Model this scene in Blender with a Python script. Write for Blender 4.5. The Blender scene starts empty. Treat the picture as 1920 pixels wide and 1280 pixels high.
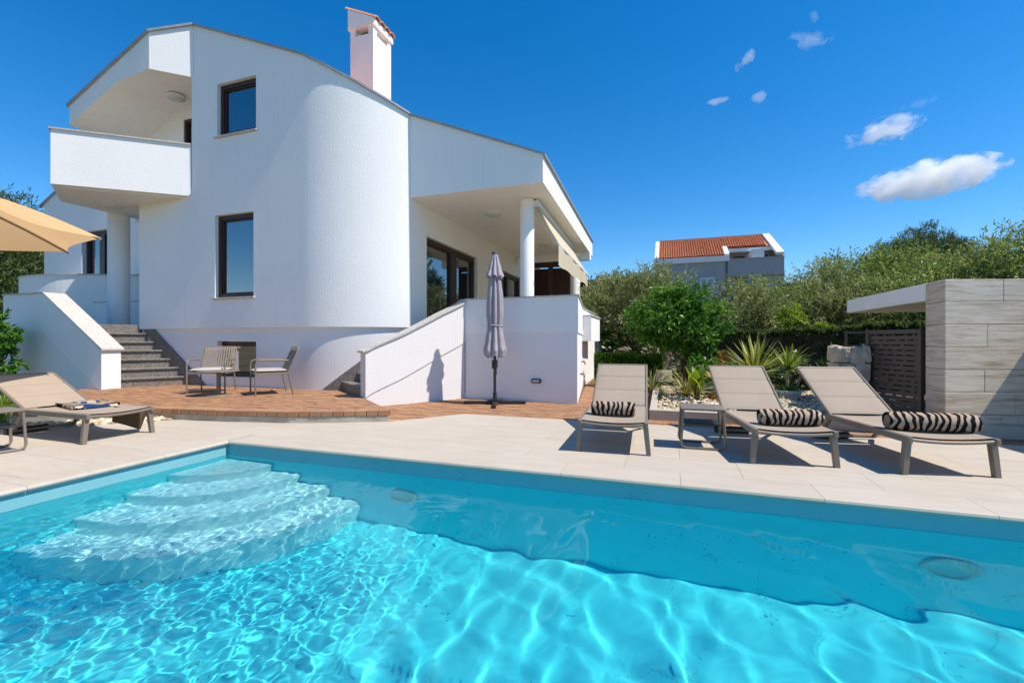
import bpy, bmesh, math, random
import numpy as np
from mathutils import Vector, Matrix, Euler

S = bpy.context.scene
COL = S.collection
R = math.radians
rnd = random.Random(11)

# ------------------------------------------------------------------ camera, sky, sun, exposure
cam = bpy.data.objects.new('camera', bpy.data.cameras.new('camera'))
COL.objects.link(cam)
S.camera = cam
cam.location = (0, 0, 1.05)
cam.rotation_euler = (R(90), 0, R(19))
cam.data.sensor_width = 36
cam.data.lens = 36 * 850 / 1920
cam.data.clip_start = 0.05
cam.data.clip_end = 6000

SUN_EL, SUN_AZ = R(57), R(-1)          # azimuth measured from +X towards +Y
world = bpy.data.worlds.new('World')
S.world = world
world.use_nodes = True
_n = world.node_tree
sky = _n.nodes.new('ShaderNodeTexSky')
sky.sky_type = 'NISHITA'
sky.sun_disc = False
sky.sun_elevation = SUN_EL
sky.sun_rotation = R(90) - SUN_AZ
sky.altitude = 300
sky.air_density = 1.0
sky.dust_density = 0.15
sky.ozone_density = 4.0
hs = _n.nodes.new('ShaderNodeHueSaturation')
hs.inputs['Saturation'].default_value = 1.38
hs.inputs['Value'].default_value = 1.04
_n.links.new(sky.outputs[0], hs.inputs['Color'])
_n.links.new(hs.outputs[0], _n.nodes['Background'].inputs[0])
_n.nodes['Background'].inputs[1].default_value = 0.108

sun = bpy.data.objects.new('sun', bpy.data.lights.new('sun', 'SUN'))
COL.objects.link(sun)
sun.data.energy = 4.0
sun.data.angle = R(0.5)
sun.data.color = (1.0, 0.935, 0.84)
sv = Vector((math.cos(SUN_EL) * math.cos(SUN_AZ), math.cos(SUN_EL) * math.sin(SUN_AZ), math.sin(SUN_EL)))
sun.rotation_euler = sv.to_track_quat('Z', 'Y').to_euler()
sun.location = (20, 5, 30)
sun.data.cycles.is_caustics_light = True

S.view_settings.view_transform = 'Standard'
S.view_settings.look = 'None'
S.view_settings.exposure = 0.68
S.view_settings.gamma = 1.0
S.view_settings.use_curve_mapping = False
S.cycles.use_denoising = True
S.cycles.caustics_refractive = True
S.cycles.caustics_reflective = False
S.cycles.max_bounces = 14
S.cycles.diffuse_bounces = 8
S.cycles.glossy_bounces = 4
S.cycles.transmission_bounces = 8
S.cycles.transparent_max_bounces = 12
S.cycles.volume_bounces = 12
S.cycles.volume_step_rate = 0.3
S.cycles.sample_clamp_indirect = 6.0

# ------------------------------------------------------------------ helpers: objects
def link(o):
    COL.objects.link(o)
    return o

def thing(name, label, cat, loc=(0, 0, 0), rz=0.0, group=None):
    o = link(bpy.data.objects.new(name, None))
    o.empty_display_size = 0.2
    o.location = loc
    o.rotation_euler = (0, 0, rz)
    o['label'] = label
    o['category'] = cat
    if group:
        o['group'] = group
    return o

def tag(o, label, cat, group=None, kind=None):
    o['label'] = label
    o['category'] = cat
    if group:
        o['group'] = group
    if kind:
        o['kind'] = kind
    return o

def structure(o):
    o['kind'] = 'structure'
    return o

def dup(root, loc, rz, label=None, group=None):
    r = link(root.copy())
    r.location = loc
    r.rotation_euler = (0, 0, rz)
    if label:
        r['label'] = label
    if group:
        r['group'] = group
    for ch in list(root.children):
        c = link(ch.copy())
        c.parent = r
        for g in list(ch.children):
            d = link(g.copy())
            d.parent = c
    return r

def child(name, me, parent, loc=(0, 0, 0), rot=(0, 0, 0), scale=(1, 1, 1)):
    o = link(bpy.data.objects.new(name, me))
    o.parent = parent
    o.location = loc
    o.rotation_euler = rot
    o.scale = scale
    return o

class MB:
    """collects polygons; org is subtracted so that coordinates can be given in the world"""
    def __init__(self, org=(0, 0, 0)):
        self.v, self.f, self.sm = [], [], []
        self.M = Matrix.Translation(-Vector(org))
    def add(self, vs, fs, smooth=False):
        k = len(self.v)
        self.v += [tuple(self.M @ Vector(p)) for p in vs]
        self.f += [tuple(i + k for i in f) for f in fs]
        self.sm += [smooth] * len(fs)
        return self
    def box(self, lo, hi):
        (a, b, c), (d, e, g) = lo, hi
        return self.add([(a, b, c), (d, b, c), (d, e, c), (a, e, c), (a, b, g), (d, b, g), (d, e, g), (a, e, g)],
                        [(0, 3, 2, 1), (4, 5, 6, 7), (0, 1, 5, 4), (1, 2, 6, 5), (2, 3, 7, 6), (3, 0, 4, 7)])
    def cbox(self, c, s, rot=None):
        m = rot.to_matrix() if isinstance(rot, Euler) else (rot or Matrix.Identity(3))
        h = Vector(s) / 2
        pts = [Vector(c) + m @ Vector((x * h.x, y * h.y, z * h.z)) for z in (-1, 1) for x, y in ((-1, -1), (1, -1), (1, 1), (-1, 1))]
        return self.add(pts, [(0, 3, 2, 1), (4, 5, 6, 7), (0, 1, 5, 4), (1, 2, 6, 5), (2, 3, 7, 6), (3, 0, 4, 7)])
    def bar(self, p, q, w, h, up=(0, 0, 1)):
        """rectangular bar from p to q, w across, h along up"""
        p, q = Vector(p), Vector(q)
        d = (q - p).normalized()
        s = d.cross(Vector(up))
        s = s.normalized() if s.length > 1e-6 else Vector((1, 0, 0))
        u = s.cross(d)
        o = []
        for c in (p, q):
            o += [c - s * w / 2 - u * h / 2, c + s * w / 2 - u * h / 2, c + s * w / 2 + u * h / 2, c - s * w / 2 + u * h / 2]
        return self.add(o, [(3, 2, 1, 0), (4, 5, 6, 7), (0, 1, 5, 4), (1, 2, 6, 5), (2, 3, 7, 6), (3, 0, 4, 7)])
    def prism(self, poly, z0, z1):
        """vertical prism; z0 / z1 numbers or lists per corner"""
        n = len(poly)
        a = z0 if isinstance(z0, (list, tuple)) else [z0] * n
        b = z1 if isinstance(z1, (list, tuple)) else [z1] * n
        vs = [(x, y, a[i]) for i, (x, y) in enumerate(poly)] + [(x, y, b[i]) for i, (x, y) in enumerate(poly)]
        fs = [tuple(range(n - 1, -1, -1)), tuple(range(n, 2 * n))]
        fs += [(i, (i + 1) % n, n + (i + 1) % n, n + i) for i in range(n)]
        return self.add(vs, fs)
    def extrude(self, poly3, vec):
        n = len(poly3)
        vs = [Vector(p) for p in poly3] + [Vector(p) + Vector(vec) for p in poly3]
        fs = [tuple(range(n - 1, -1, -1)), tuple(range(n, 2 * n))]
        fs += [(i, (i + 1) % n, n + (i + 1) % n, n + i) for i in range(n)]
        return self.add(vs, fs)
    def tube(self, pts, r, n=8, cap=True):
        pts = [Vector(p) for p in pts]
        rs = r if isinstance(r, (list, tuple)) else [r] * len(pts)
        vs, prev = [], None
        for i, p in enumerate(pts):
            d = (pts[min(i + 1, len(pts) - 1)] - pts[max(i - 1, 0)])
            d = d.normalized() if d.length > 1e-9 else Vector((0, 0, 1))
            if prev is None:
                a = d.cross(Vector((0, 0, 1)))
                if a.length < 1e-3:
                    a = d.cross(Vector((1, 0, 0)))
            else:
                a = prev - d * prev.dot(d)
            a.normalize()
            prev = a
            b = d.cross(a)
            vs += [p + (a * math.cos(2 * math.pi * k / n) + b * math.sin(2 * math.pi * k / n)) * rs[i] for k in range(n)]
        fs = []
        for i in range(len(pts) - 1):
            for k in range(n):
                fs.append((i * n + k, i * n + (k + 1) % n, (i + 1) * n + (k + 1) % n, (i + 1) * n + k))
        self.add(vs, fs, True)
        if cap:
            m = (len(pts) - 1) * n
            self.add(vs[:n], [tuple(range(n - 1, -1, -1))])
            self.add(vs[m:], [tuple(range(n))])
        return self
    def lathe(self, c, prof, n=24, squash=None):
        """profile [(radius, z)] turned about the vertical through c"""
        vs = []
        for r, z in prof:
            for k in range(n):
                a = 2 * math.pi * k / n
                s = squash(a, z) if squash else 1
                vs.append((c[0] + r * s * math.cos(a), c[1] + r * s * math.sin(a), c[2] + z))
        fs = [(i * n + k, i * n + (k + 1) % n, (i + 1) * n + (k + 1) % n, (i + 1) * n + k) for i in range(len(prof) - 1) for k in range(n)]
        self.add(vs, fs, True)
        m = (len(prof) - 1) * n
        self.add(vs[:n], [tuple(range(n - 1, -1, -1))])
        self.add(vs[m:], [tuple(range(n))])
        return self
    def grid(self, fn, nu, nv, smooth=True):
        vs = [fn(i / (nu - 1), j / (nv - 1)) for j in range(nv) for i in range(nu)]
        fs = [(j * nu + i, j * nu + i + 1, (j + 1) * nu + i + 1, (j + 1) * nu + i) for j in range(nv - 1) for i in range(nu - 1)]
        return self.add(vs, fs, smooth)
    def mesh(self, name, mat):
        me = bpy.data.meshes.new(name)
        me.from_pydata(self.v, [], self.f)
        me.polygons.foreach_set('use_smooth', self.sm)
        if mat:
            me.materials.append(mat)
        me.update()
        return me
    def build(self, name, mat, parent=None, bevel=0.0, seg=2):
        o = link(bpy.data.objects.new(name, self.mesh(name, mat)))
        if parent is not None:
            o.parent = parent
        if bevel:
            b = o.modifiers.new('bevel', 'BEVEL')
            b.width = bevel
            b.segments = seg
            b.limit_method = 'ANGLE'
            b.angle_limit = R(40)
        return o

def clip(poly, planes):
    """convex clip of a 2-D polygon; each plane (px, py, nx, ny) keeps the side the normal points to"""
    for px, py, nx, ny in planes:
        out = []
        for i, a in enumerate(poly):
            b = poly[(i + 1) % len(poly)]
            da = (a[0] - px) * nx + (a[1] - py) * ny
            db = (b[0] - px) * nx + (b[1] - py) * ny
            if da >= 0:
                out.append(a)
            if da * db < 0:
                t = da / (da - db)
                out.append((a[0] + (b[0] - a[0]) * t, a[1] + (b[1] - a[1]) * t))
        poly = out
        if len(poly) < 3:
            return []
    return poly

def area(poly):
    return abs(sum(a[0] * b[1] - b[0] * a[1] for a, b in zip(poly, poly[1:] + poly[:1]))) / 2

def left_of(p, q):
    """half plane to the left of p->q"""
    dx, dy = q[0] - p[0], q[1] - p[1]
    l = math.hypot(dx, dy)
    return (p[0], p[1], -dy / l, dx / l)

# ------------------------------------------------------------------ helpers: materials
class NT:
    def __init__(self, name):
        self.m = bpy.data.materials.new(name)
        self.m.use_nodes = True
        self.t = self.m.node_tree
        self.b = self.t.nodes['Principled BSDF']
        self.out = self.t.nodes['Material Output']
    def n(self, kind, **kw):
        x = self.t.nodes.new('ShaderNode' + kind)
        for k, v in kw.items():
            setattr(x, k, v)
        return x
    def l(self, a, b):
        self.t.links.new(a, b)
    def coord(self, scale=(1, 1, 1), kind='Object', rot=(0, 0, 0)):
        tc = self.n('TexCoord')
        mp = self.n('Mapping')
        mp.inputs['Scale'].default_value = scale
        mp.inputs['Rotation'].default_value = rot
        self.l(tc.outputs[kind], mp.inputs[0])
        return mp.outputs[0]
    def world(self, scale=(1, 1, 1)):
        g = self.n('NewGeometry')
        mp = self.n('Mapping')
        mp.inputs['Scale'].default_value = scale
        self.l(g.outputs['Position'], mp.inputs[0])
        return mp.outputs[0]
    def noise(self, vec, scale, detail=3, rough=.55, dist=0.0):
        x = self.n('TexNoise')
        x.inputs['Scale'].default_value = scale
        x.inputs['Detail'].default_value = detail
        x.inputs['Roughness'].default_value = rough
        x.inputs['Distortion'].default_value = dist
        if vec is not None:
            self.l(vec, x.inputs['Vector'])
        return x.outputs[0]
    def ramp(self, fac, stops, interp='LINEAR'):
        x = self.n('ValToRGB')
        e = x.color_ramp
        e.interpolation = interp
        while len(e.elements) < len(stops):
            e.elements.new(0.5)
        for el, (p, c) in zip(e.elements, stops):
            el.position = p
            el.color = (*c, 1) if len(c) == 3 else c
        self.l(fac, x.inputs[0])
        return x.outputs[0]
    def mix(self, fac, a, b, mode='MIX'):
        x = self.n('Mix', data_type='RGBA', blend_type=mode)
        for s, v in ((x.inputs[0], fac), (x.inputs[6], a), (x.inputs[7], b)):
            if hasattr(v, 'node'):
                self.l(v, s)
            elif isinstance(v, (int, float)):
                s.default_value = v
            else:
                s.default_value = (*v, 1)
        return x.outputs[2]
    def math(self, op, a, b=0.0):
        x = self.n('Math', operation=op)
        for s, v in ((x.inputs[0], a), (x.inputs[1], b)):
            if hasattr(v, 'node'):
                self.l(v, s)
            else:
                s.default_value = v
        return x.outputs[0]
    def bump(self, h, strength=.3, dist=.01):
        x = self.n('Bump')
        x.inputs['Strength'].default_value = strength
        x.inputs['Distance'].default_value = dist
        self.l(h, x.inputs['Height'])
        self.l(x.outputs[0], self.b.inputs['Normal'])
    def set(self, col=None, rough=None, spec=None, metal=None):
        for k, v in (('Base Color', col), ('Roughness', rough), ('Specular IOR Level', spec), ('Metallic', metal)):
            if v is None:
                continue
            s = self.b.inputs[k]
            if hasattr(v, 'node'):
                self.l(v, s)
            elif isinstance(v, (int, float)):
                s.default_value = v
            else:
                s.default_value = (*v, 1)
        return self

def plain(name, c, rough=.5, spec=.4, metal=0.0, var=.12, scale=6.0, bump=0.0, bscale=200.0):
    m = NT(name)
    f = m.noise(m.coord(), scale, 4)
    d = tuple(x * (1 - var) for x in c)
    e = tuple(min(1, x * (1 + var)) for x in c)
    m.set(m.ramp(f, [(.3, d), (.7, e)]), rough, spec, metal)
    if bump:
        m.bump(m.noise(m.coord(), bscale, 2), bump, .003)
    return m.m

MT = {}

def make_stucco(name, c):
    m = NT(name)
    p = m.world()
    big = m.noise(p, .9, 4)
    streak = m.noise(m.world((3.0, 3.0, .25)), 1.2, 4)
    c1 = m.ramp(big, [(.3, tuple(x * .965 for x in c)), (.7, c)])
    c2 = m.mix(m.math('MULTIPLY', streak, .12), c1, tuple(x * .86 for x in c))
    thin = m.ramp(m.noise(m.world((9, 9, .35)), 1.0, 4, .6), [(.58, (0, 0, 0)), (.75, (1, 1, 1))])
    patch = m.ramp(m.noise(p, .55, 3), [(.45, (0, 0, 0)), (.7, (1, 1, 1))])
    c2 = m.mix(m.math('MULTIPLY', m.math('MULTIPLY', thin, patch), .13), c2, (.42, .38, .33))
    m.set(c2, .9, .15)
    g = m.noise(p, 95, 3, .6)
    v = m.n('TexVoronoi')
    v.inputs['Scale'].default_value = 62
    m.l(p, v.inputs['Vector'])
    h = m.math('ADD', g, m.math('MULTIPLY', v.outputs['Distance'], .5))
    m.bump(h, .42, .011)
    return m.m
MT['stucco'] = make_stucco('white_stucco', (.87, .85, .82))
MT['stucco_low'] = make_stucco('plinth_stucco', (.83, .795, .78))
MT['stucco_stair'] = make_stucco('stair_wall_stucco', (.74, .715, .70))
MT['smooth_white'] = plain('smooth_white_plaster', (.86, .83, .78), .7, .2, var=.03, scale=1.2)
MT['soffit'] = plain('soffit_white', (.88, .81, .72), .6, .3, var=.03)

def make_granite(name, dark, mid, light, scale=120):
    m = NT(name)
    p = m.world()
    v = m.n('TexVoronoi')
    v.inputs['Scale'].default_value = scale
    m.l(p, v.inputs['Vector'])
    sep = m.n('SeparateColor')
    m.l(v.outputs['Color'], sep.inputs[0])
    c = m.ramp(sep.outputs[0], [(.0, dark), (.22, mid), (.6, light), (.95, tuple(min(1, x * 1.25) for x in light))])
    m.set(c, .55, .4)
    m.bump(m.noise(p, 150, 2), .15, .003)
    return m.m
MT['granite_light'] = make_granite('pale_granite', (.20, .18, .165), (.40, .37, .335), (.53, .50, .455))
MT['granite_dark'] = make_granite('grey_granite', (.04, .036, .032), (.115, .10, .088), (.22, .195, .17), 95)

def make_deck():
    m = NT('pale_stone_tile')
    oi = m.n('ObjectInfo')
    p = m.world((1, 1, 1))
    st = m.noise(m.world((1.2, 7.0, 1)), 1.6, 5, .6, 1.2)
    fine = m.noise(p, 40, 3)
    c = m.ramp(st, [(.25, (.405, .342, .276)), (.5, (.475, .414, .336)), (.75, (.515, .457, .38))])
    c = m.mix(.35, c, m.ramp(oi.outputs['Random'], [(0, (.415, .355, .288)), (1, (.49, .432, .358))]))
    wear = m.ramp(m.noise(p, .8, 5, .65), [(.50, (0, 0, 0)), (.72, (1, 1, 1))])
    c = m.mix(m.math('MULTIPLY', wear, .22), c, (.36, .30, .235))
    c = m.mix(m.math('MULTIPLY', fine, .1), c, (.31, .265, .215))
    m.set(c, .62, .3)
    m.bump(fine, .08, .003)
    return m.m
MT['deck'] = make_deck()
MT['grout'] = plain('grout', (.37, .32, .26), .9, .1)

def make_brick():
    m = NT('terracotta_paver')
    oi = m.n('ObjectInfo')
    p = m.world()
    gi = m.n('NewGeometry')
    rr = m.math('FRACT', m.math('ADD', oi.outputs['Random'], gi.outputs['Random Per Island']))
    base = m.ramp(rr, [(0, (.26, .135, .075)), (.35, (.33, .165, .085)), (.7, (.385, .205, .11)), (1, (.31, .18, .11))])
    n = m.noise(p, 28, 5, .7)
    c = m.mix(m.ramp(n, [(.35, (0, 0, 0)), (.75, (.55, .55, .55))]), base, (.31, .17, .09))
    n2 = m.noise(p, 1.1, 3)
    c = m.mix(m.ramp(n2, [(.5, (0, 0, 0)), (.8, (.35, .35, .35))]), c, (.32, .21, .13))
    m.set(c, .85, .2)
    m.bump(m.noise(p, 180, 3), .3, .004)
    return m.m
MT['brick'] = make_brick()
MT['sand'] = plain('joint_sand', (.17, .11, .075), .95, .05)
MT['concrete'] = plain('kerb_concrete', (.40, .36, .29), .9, .1, var=.25, scale=4, bump=.3, bscale=120)

def make_travertine():
    m = NT('travertine_cladding')
    oi = m.n('ObjectInfo')
    a = m.noise(m.world((1.0, 1.0, 13.0)), 2.0, 8, .68, .5)
    c = m.ramp(a, [(.34, (.30, .215, .14)), (.43, (.52, .41, .305)), (.52, (.66, .55, .43)), (.64, (.75, .66, .545))])
    c = m.mix(.3, c, m.ramp(oi.outputs['Random'], [(0, (.50, .38, .27)), (1, (.70, .59, .465))]))
    h = m.noise(m.world((2.2, 2.2, 46)), 2.8, 5, .75)
    pits = m.ramp(h, [(.57, (0, 0, 0)), (.67, (1, 1, 1))])
    c = m.mix(m.math('MULTIPLY', pits, .65), c, (.22, .17, .13))
    m.set(c, .7, .25)
    m.bump(m.math('SUBTRACT', 1.0, pits), .35, .006)
    return m.m
MT['travertine'] = make_travertine()

def make_rock(name, lo, hi):
    m = NT(name)
    oi = m.n('ObjectInfo')
    p = m.world()
    c = m.ramp(m.noise(p, 9, 6, .65), [(.3, lo), (.7, hi)])
    c = m.mix(.4, c, m.ramp(oi.outputs['Random'], [(0, lo), (1, hi)]))
    m.set(c, .9, .1)
    m.bump(m.noise(p, 40, 5, .7), .6, .02)
    return m.m
MT['rock'] = make_rock('rough_limestone', (.27, .21, .15), (.60, .52, .42))
MT['rubble'] = make_rock('rubble_stone', (.25, .21, .17), (.50, .45, .38))

def make_pebble():
    m = NT('cream_pebbles')
    g = m.n('Attribute', attribute_name='rnd')
    c = m.ramp(g.outputs['Fac'], [(0, (.26, .19, .115)), (.2, (.48, .37, .23)), (.6, (.60, .50, .34)), (1, (.68, .60, .46))])
    m.set(c, .85, .15)
    return m.m
MT['pebble'] = make_pebble()

MT['frame_taupe'] = plain('taupe_aluminium', (.19, .155, .122), .42, .4, .0, var=.05)
def make_sling(name, c):
    m = NT(name)
    p = m.coord()
    w = m.noise(m.coord((400, 400, 400)), 1.0, 1)
    big = m.noise(p, 3, 3)
    col = m.ramp(big, [(.3, tuple(x * .94 for x in c)), (.7, tuple(x * 1.05 for x in c))])
    m.set(col, .8, .2)
    m.bump(w, .25, .002)
    return m.m
MT['sling'] = make_sling('taupe_sling_fabric', (.33, .265, .205))
MT['sling_dark'] = make_sling('taupe_strap', (.24, .195, .155))
MT['cushion'] = make_sling('grey_cushion', (.45, .41, .38))
MT['rubber'] = plain('black_rubber', (.018, .018, .018), .6, .3)
MT['black_metal'] = plain('anthracite_metal', (.022, .022, .024), .45, .4)
MT['brown_metal'] = plain('bronze_brown_metal', (.075, .052, .040), .5, .4)
MT['steel'] = plain('brushed_steel', (.6, .6, .62), .28, .5, 1.0, var=.05)
MT['flash'] = plain('grey_zinc_flashing', (.33, .33, .33), .5, .4, .2)
MT['wood_dark'] = plain('dark_mahogany', (.045, .016, .010), .4, .4, var=.3, scale=20)
MT['light_glass'] = plain('opal_lamp_glass', (.62, .6, .55), .35, .5, var=.02)
MT['alu_white'] = plain('white_aluminium', (.7, .7, .68), .4, .4, var=.02)
MT['tree_bark'] = plain('bark', (.10, .075, .055), .95, .1, var=.5, scale=14, bump=.7, bscale=40)
MT['bark_pale'] = plain('pale_bark', (.28, .22, .17), .95, .1, var=.4, scale=14, bump=.7, bscale=40)
MT['soil'] = plain('soil', (.10, .075, .05), 1, .05, var=.4, scale=8)
MT['lawn'] = plain('lawn_green', (.06, .10, .02), 1, .05, var=.4, scale=5)
MT['ground'] = plain('dry_ground', (.14, .125, .07), 1, .05, var=.4, scale=.4)
MT['pot'] = plain('pale_pot', (.55, .52, .47), .7, .3, var=.06)
MT['planter'] = plain('cream_planter', (.55, .48, .34), .7, .3, var=.06)
MT['brown_cloth'] = make_sling('brown_cloth', (.10, .065, .035))
MT['yellow'] = plain('yellow_cloth', (.6, .35, .02), .8, .2)
MT['dark_room'] = plain('dark_interior', (.03, .028, .026), .9, .1)

def make_glass(name, c, ior):
    m = NT(name)
    m.set(c, .015, .5)
    m.b.inputs['IOR'].default_value = ior
    m.bump(m.noise(m.world(), 1.3, 1), .012, .02)
    return m.m
MT['pane'] = make_glass('window_glass', (.006, .014, .03), 3.3)
MT['pane_soft'] = make_glass('curtained_glass', (.25, .28, .30), 1.6)

def make_zebra():
    m = NT('zebra_towel')
    v = m.coord((1, 1, 1))
    w = m.n('TexWave', wave_type='BANDS', bands_direction='X')
    w.inputs['Scale'].default_value = 6.2
    w.inputs['Distortion'].default_value = 6.5
    w.inputs['Detail'].default_value = 1.5
    w.inputs['Detail Scale'].default_value = 1.3
    m.l(v, w.inputs['Vector'])
    c = m.ramp(w.outputs[0], [(.50, (.012, .011, .013)), (.58, (.43, .315, .225))])
    m.set(c, .95, .05)
    m.bump(m.noise(v, 260, 2), .5, .006)
    return m.m
MT['zebra'] = make_zebra()

def make_print():
    m = NT('folded_towel_print')
    v = m.coord()
    n = m.noise(v, 5, 1, .5, .6)
    c = m.ramp(n, [(.38, (.02, .04, .11)), (.46, (.42, .36, .28)), (.52, (.03, .06, .14)), (.58, (.50, .38, .12)), (.66, (.015, .015, .02))], 'CONSTANT')
    w = m.n('TexWave', wave_type='BANDS', bands_direction='Y')
    w.inputs['Scale'].default_value = 8
    w.inputs['Distortion'].default_value = 4
    m.l(v, w.inputs['Vector'])
    z = m.ramp(w.outputs[0], [(.48, (.012, .012, .02)), (.56, (.50, .40, .31))])
    sp = m.n('SeparateXYZ')
    m.l(v, sp.inputs[0])
    edge = m.ramp(m.math('ADD', m.math('ABSOLUTE', sp.outputs[0]), m.math('MULTIPLY', m.noise(v, 6, 2), .08)), [(.135, (0, 0, 0)), (.15, (1, 1, 1))])
    c = m.mix(edge, c, z)
    m.set(c, .95, .05)
    m.bump(m.noise(v, 260, 2), .5, .006)
    return m.m
MT['print'] = make_print()

def make_fabric(name, c, transl):
    m = NT(name)
    m.set(m.ramp(m.noise(m.coord(), 4, 3), [(.3, tuple(x * .93 for x in c)), (.7, c)]), .85, .1)
    m.bump(m.noise(m.coord(), 14, 4), .2, .02)
    t = m.n('BsdfTranslucent')
    t.inputs[0].default_value = (*c, 1)
    mx = m.n('MixShader')
    mx.inputs[0].default_value = transl
    m.l(m.b.outputs[0], mx.inputs[1])
    m.l(t.outputs[0], mx.inputs[2])
    m.l(mx.outputs[0], m.out.inputs[0])
    return m.m
MT['parasol'] = make_fabric('lilac_grey_canvas', (.44, .39, .42), .15)
MT['parasol_big'] = make_fabric('sand_canvas', (.78, .52, .27), .42)
MT['awning'] = make_fabric('cream_awning_cloth', (.72, .62, .46), .3)

def make_leaf(name, stops, transl=.3, rough=.5, spec=.35):
    m = NT(name)
    a = m.n('Attribute', attribute_name='rnd')
    col = m.ramp(a.outputs['Fac'], stops)
    m.set(col, rough, spec)
    t = m.n('BsdfTranslucent')
    m.l(m.mix(1.0, col, (1.0, 1.0, .45), 'MULTIPLY'), t.inputs[0])
    mx = m.n('MixShader')
    mx.inputs[0].default_value = transl
    m.l(m.b.outputs[0], mx.inputs[1])
    m.l(t.outputs[0], mx.inputs[2])
    m.l(mx.outputs[0], m.out.inputs[0])
    return m.m
MT['olive'] = make_leaf('olive_leaf', [(0, (0.104, 0.140, 0.049)), (.5, (0.232, 0.268, 0.116)), (.85, (0.390, 0.415, 0.220)), (1, (0.512, 0.525, 0.342))], .35, .5)
MT['olive2'] = make_leaf('olive_leaf_green', [(0, (0.098, 0.156, 0.039)), (.5, (0.221, 0.299, 0.081)), (.85, (0.364, 0.416, 0.143)), (1, (0.494, 0.481, 0.221))], .35, .5)
MT['citrus'] = make_leaf('citrus_leaf', [(0, (0.034, 0.109, 0.014)), (.5, (0.081, 0.218, 0.025)), (1, (0.207, 0.380, 0.040))], .32, .42, .35)
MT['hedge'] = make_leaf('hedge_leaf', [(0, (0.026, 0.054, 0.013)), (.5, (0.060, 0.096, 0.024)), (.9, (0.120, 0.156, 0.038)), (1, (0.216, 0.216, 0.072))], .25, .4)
MT['bright'] = make_leaf('lime_leaf', [(0, (0.135, 0.230, 0.020)), (1, (0.378, 0.459, 0.041))], .4)
MT['gold'] = make_leaf('golden_leaf', [(0, (.25, .16, .02)), (1, (.42, .30, .06))], .35)
MT['yucca'] = make_leaf('yucca_blade', [(0, (.10, .15, .03)), (.6, (.22, .27, .055)), (1, (.46, .44, .12))], .25, .4, .4)
MT['yucca2'] = make_leaf('green_blade', [(0, (.09, .15, .02)), (1, (.30, .38, .05))], .25, .4, .4)
MT['flax'] = make_leaf('variegated_blade', [(0, (.06, .09, .02)), (.5, (.17, .17, .05)), (1, (.40, .34, .13))], .25, .45)
MT['pine'] = make_leaf('pine_needle', [(0, (0.039, 0.065, 0.018)), (.6, (0.085, 0.130, 0.034)), (1, (0.195, 0.221, 0.065))], .2, .6)
MT['grey_leaf'] = make_leaf('grey_green_leaf', [(0, (.07, .10, .07)), (1, (.17, .20, .14))], .2)
MT['grass'] = make_leaf('grass_blade', [(0, (0.060, 0.120, 0.018)), (1, (0.156, 0.240, 0.036))], .3)
MT['orange_leaf'] = make_leaf('rusty_leaf', [(0, (.18, .07, .01)), (1, (.35, .18, .03))], .3)

def make_liner(name, c, c2):
    m = NT(name)
    p = m.world()
    v = m.noise(p, 7.0, 5, .6, 1.6)
    vein = m.ramp(v, [(.475, (0, 0, 0)), (.50, (1, 1, 1)), (.525, (0, 0, 0))])
    gate = m.ramp(m.noise(p, 4.2, 2), [(.60, (0, 0, 0)), (.66, (1, 1, 1))])
    k = m.math('MULTIPLY', m.math('MULTIPLY', vein, gate), .55)
    col = m.mix(m.noise(p, 3.0, 4), c, c2)
    sp = m.ramp(m.noise(p, 42, 3, .6), [(.62, (0, 0, 0)), (.66, (1, 1, 1))])
    gate2 = m.ramp(m.noise(p, 4.6, 1), [(.60, (0, 0, 0)), (.66, (1, 1, 1))])
    col = m.mix(k, col, (.05, .26, .32))
    col = m.mix(m.math('MULTIPLY', m.math('MULTIPLY', sp, gate2), .75), col, (.02, .12, .17))
    m.set(col, .45, .35)
    return m.m
MT['liner'] = make_liner('turquoise_liner', (.10, .84, .92), (.14, .88, .94))
MT['liner_step'] = make_liner('pale_step_liner', (.68, .88, .90), (.76, .90, .91))
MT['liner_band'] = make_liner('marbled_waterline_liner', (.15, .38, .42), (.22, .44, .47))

def make_water():
    m = NT('pool_water')
    t = m.t
    t.nodes.remove(m.b)
    g = m.n('BsdfGlass')
    g.inputs['Color'].default_value = (.76, 1.0, 1.0, 1)
    g.inputs['IOR'].default_value = 1.33
    g.inputs['Roughness'].default_value = 0.0
    rf = m.n('BsdfRefraction')
    rf.inputs['Color'].default_value = (.76, 1.0, 1.0, 1)
    rf.inputs['IOR'].default_value = 1.33
    rf.inputs['Roughness'].default_value = 0.0
    mx = m.n('MixShader')                       # the photograph's polarised, weak reflections
    mx.inputs[0].default_value = .4
    m.l(g.outputs[0], mx.inputs[1])
    m.l(rf.outputs[0], mx.inputs[2])
    m.l(mx.outputs[0], m.out.inputs[0])
    return m.m
MT['water'] = make_water()

def make_rooftile():
    m = NT('terracotta_roof_tile')
    p = m.world()
    c = m.ramp(m.noise(p, 3.5, 4, .7), [(.3, (.58, .20, .09)), (.7, (.72, .34, .18))])
    m.set(c, .85, .15)
    return m.m
MT['roof_tile'] = make_rooftile()
MT['house_grey'] = plain('grey_render', (.36, .34, .345), .9, .1, var=.05, scale=1)
MT['house_white'] = plain('white_trim_render', (.72, .71, .70), .9, .1, var=.04, scale=1)
MT['house_dark'] = plain('dark_cladding', (.10, .10, .095), .8, .2, var=.1)

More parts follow.
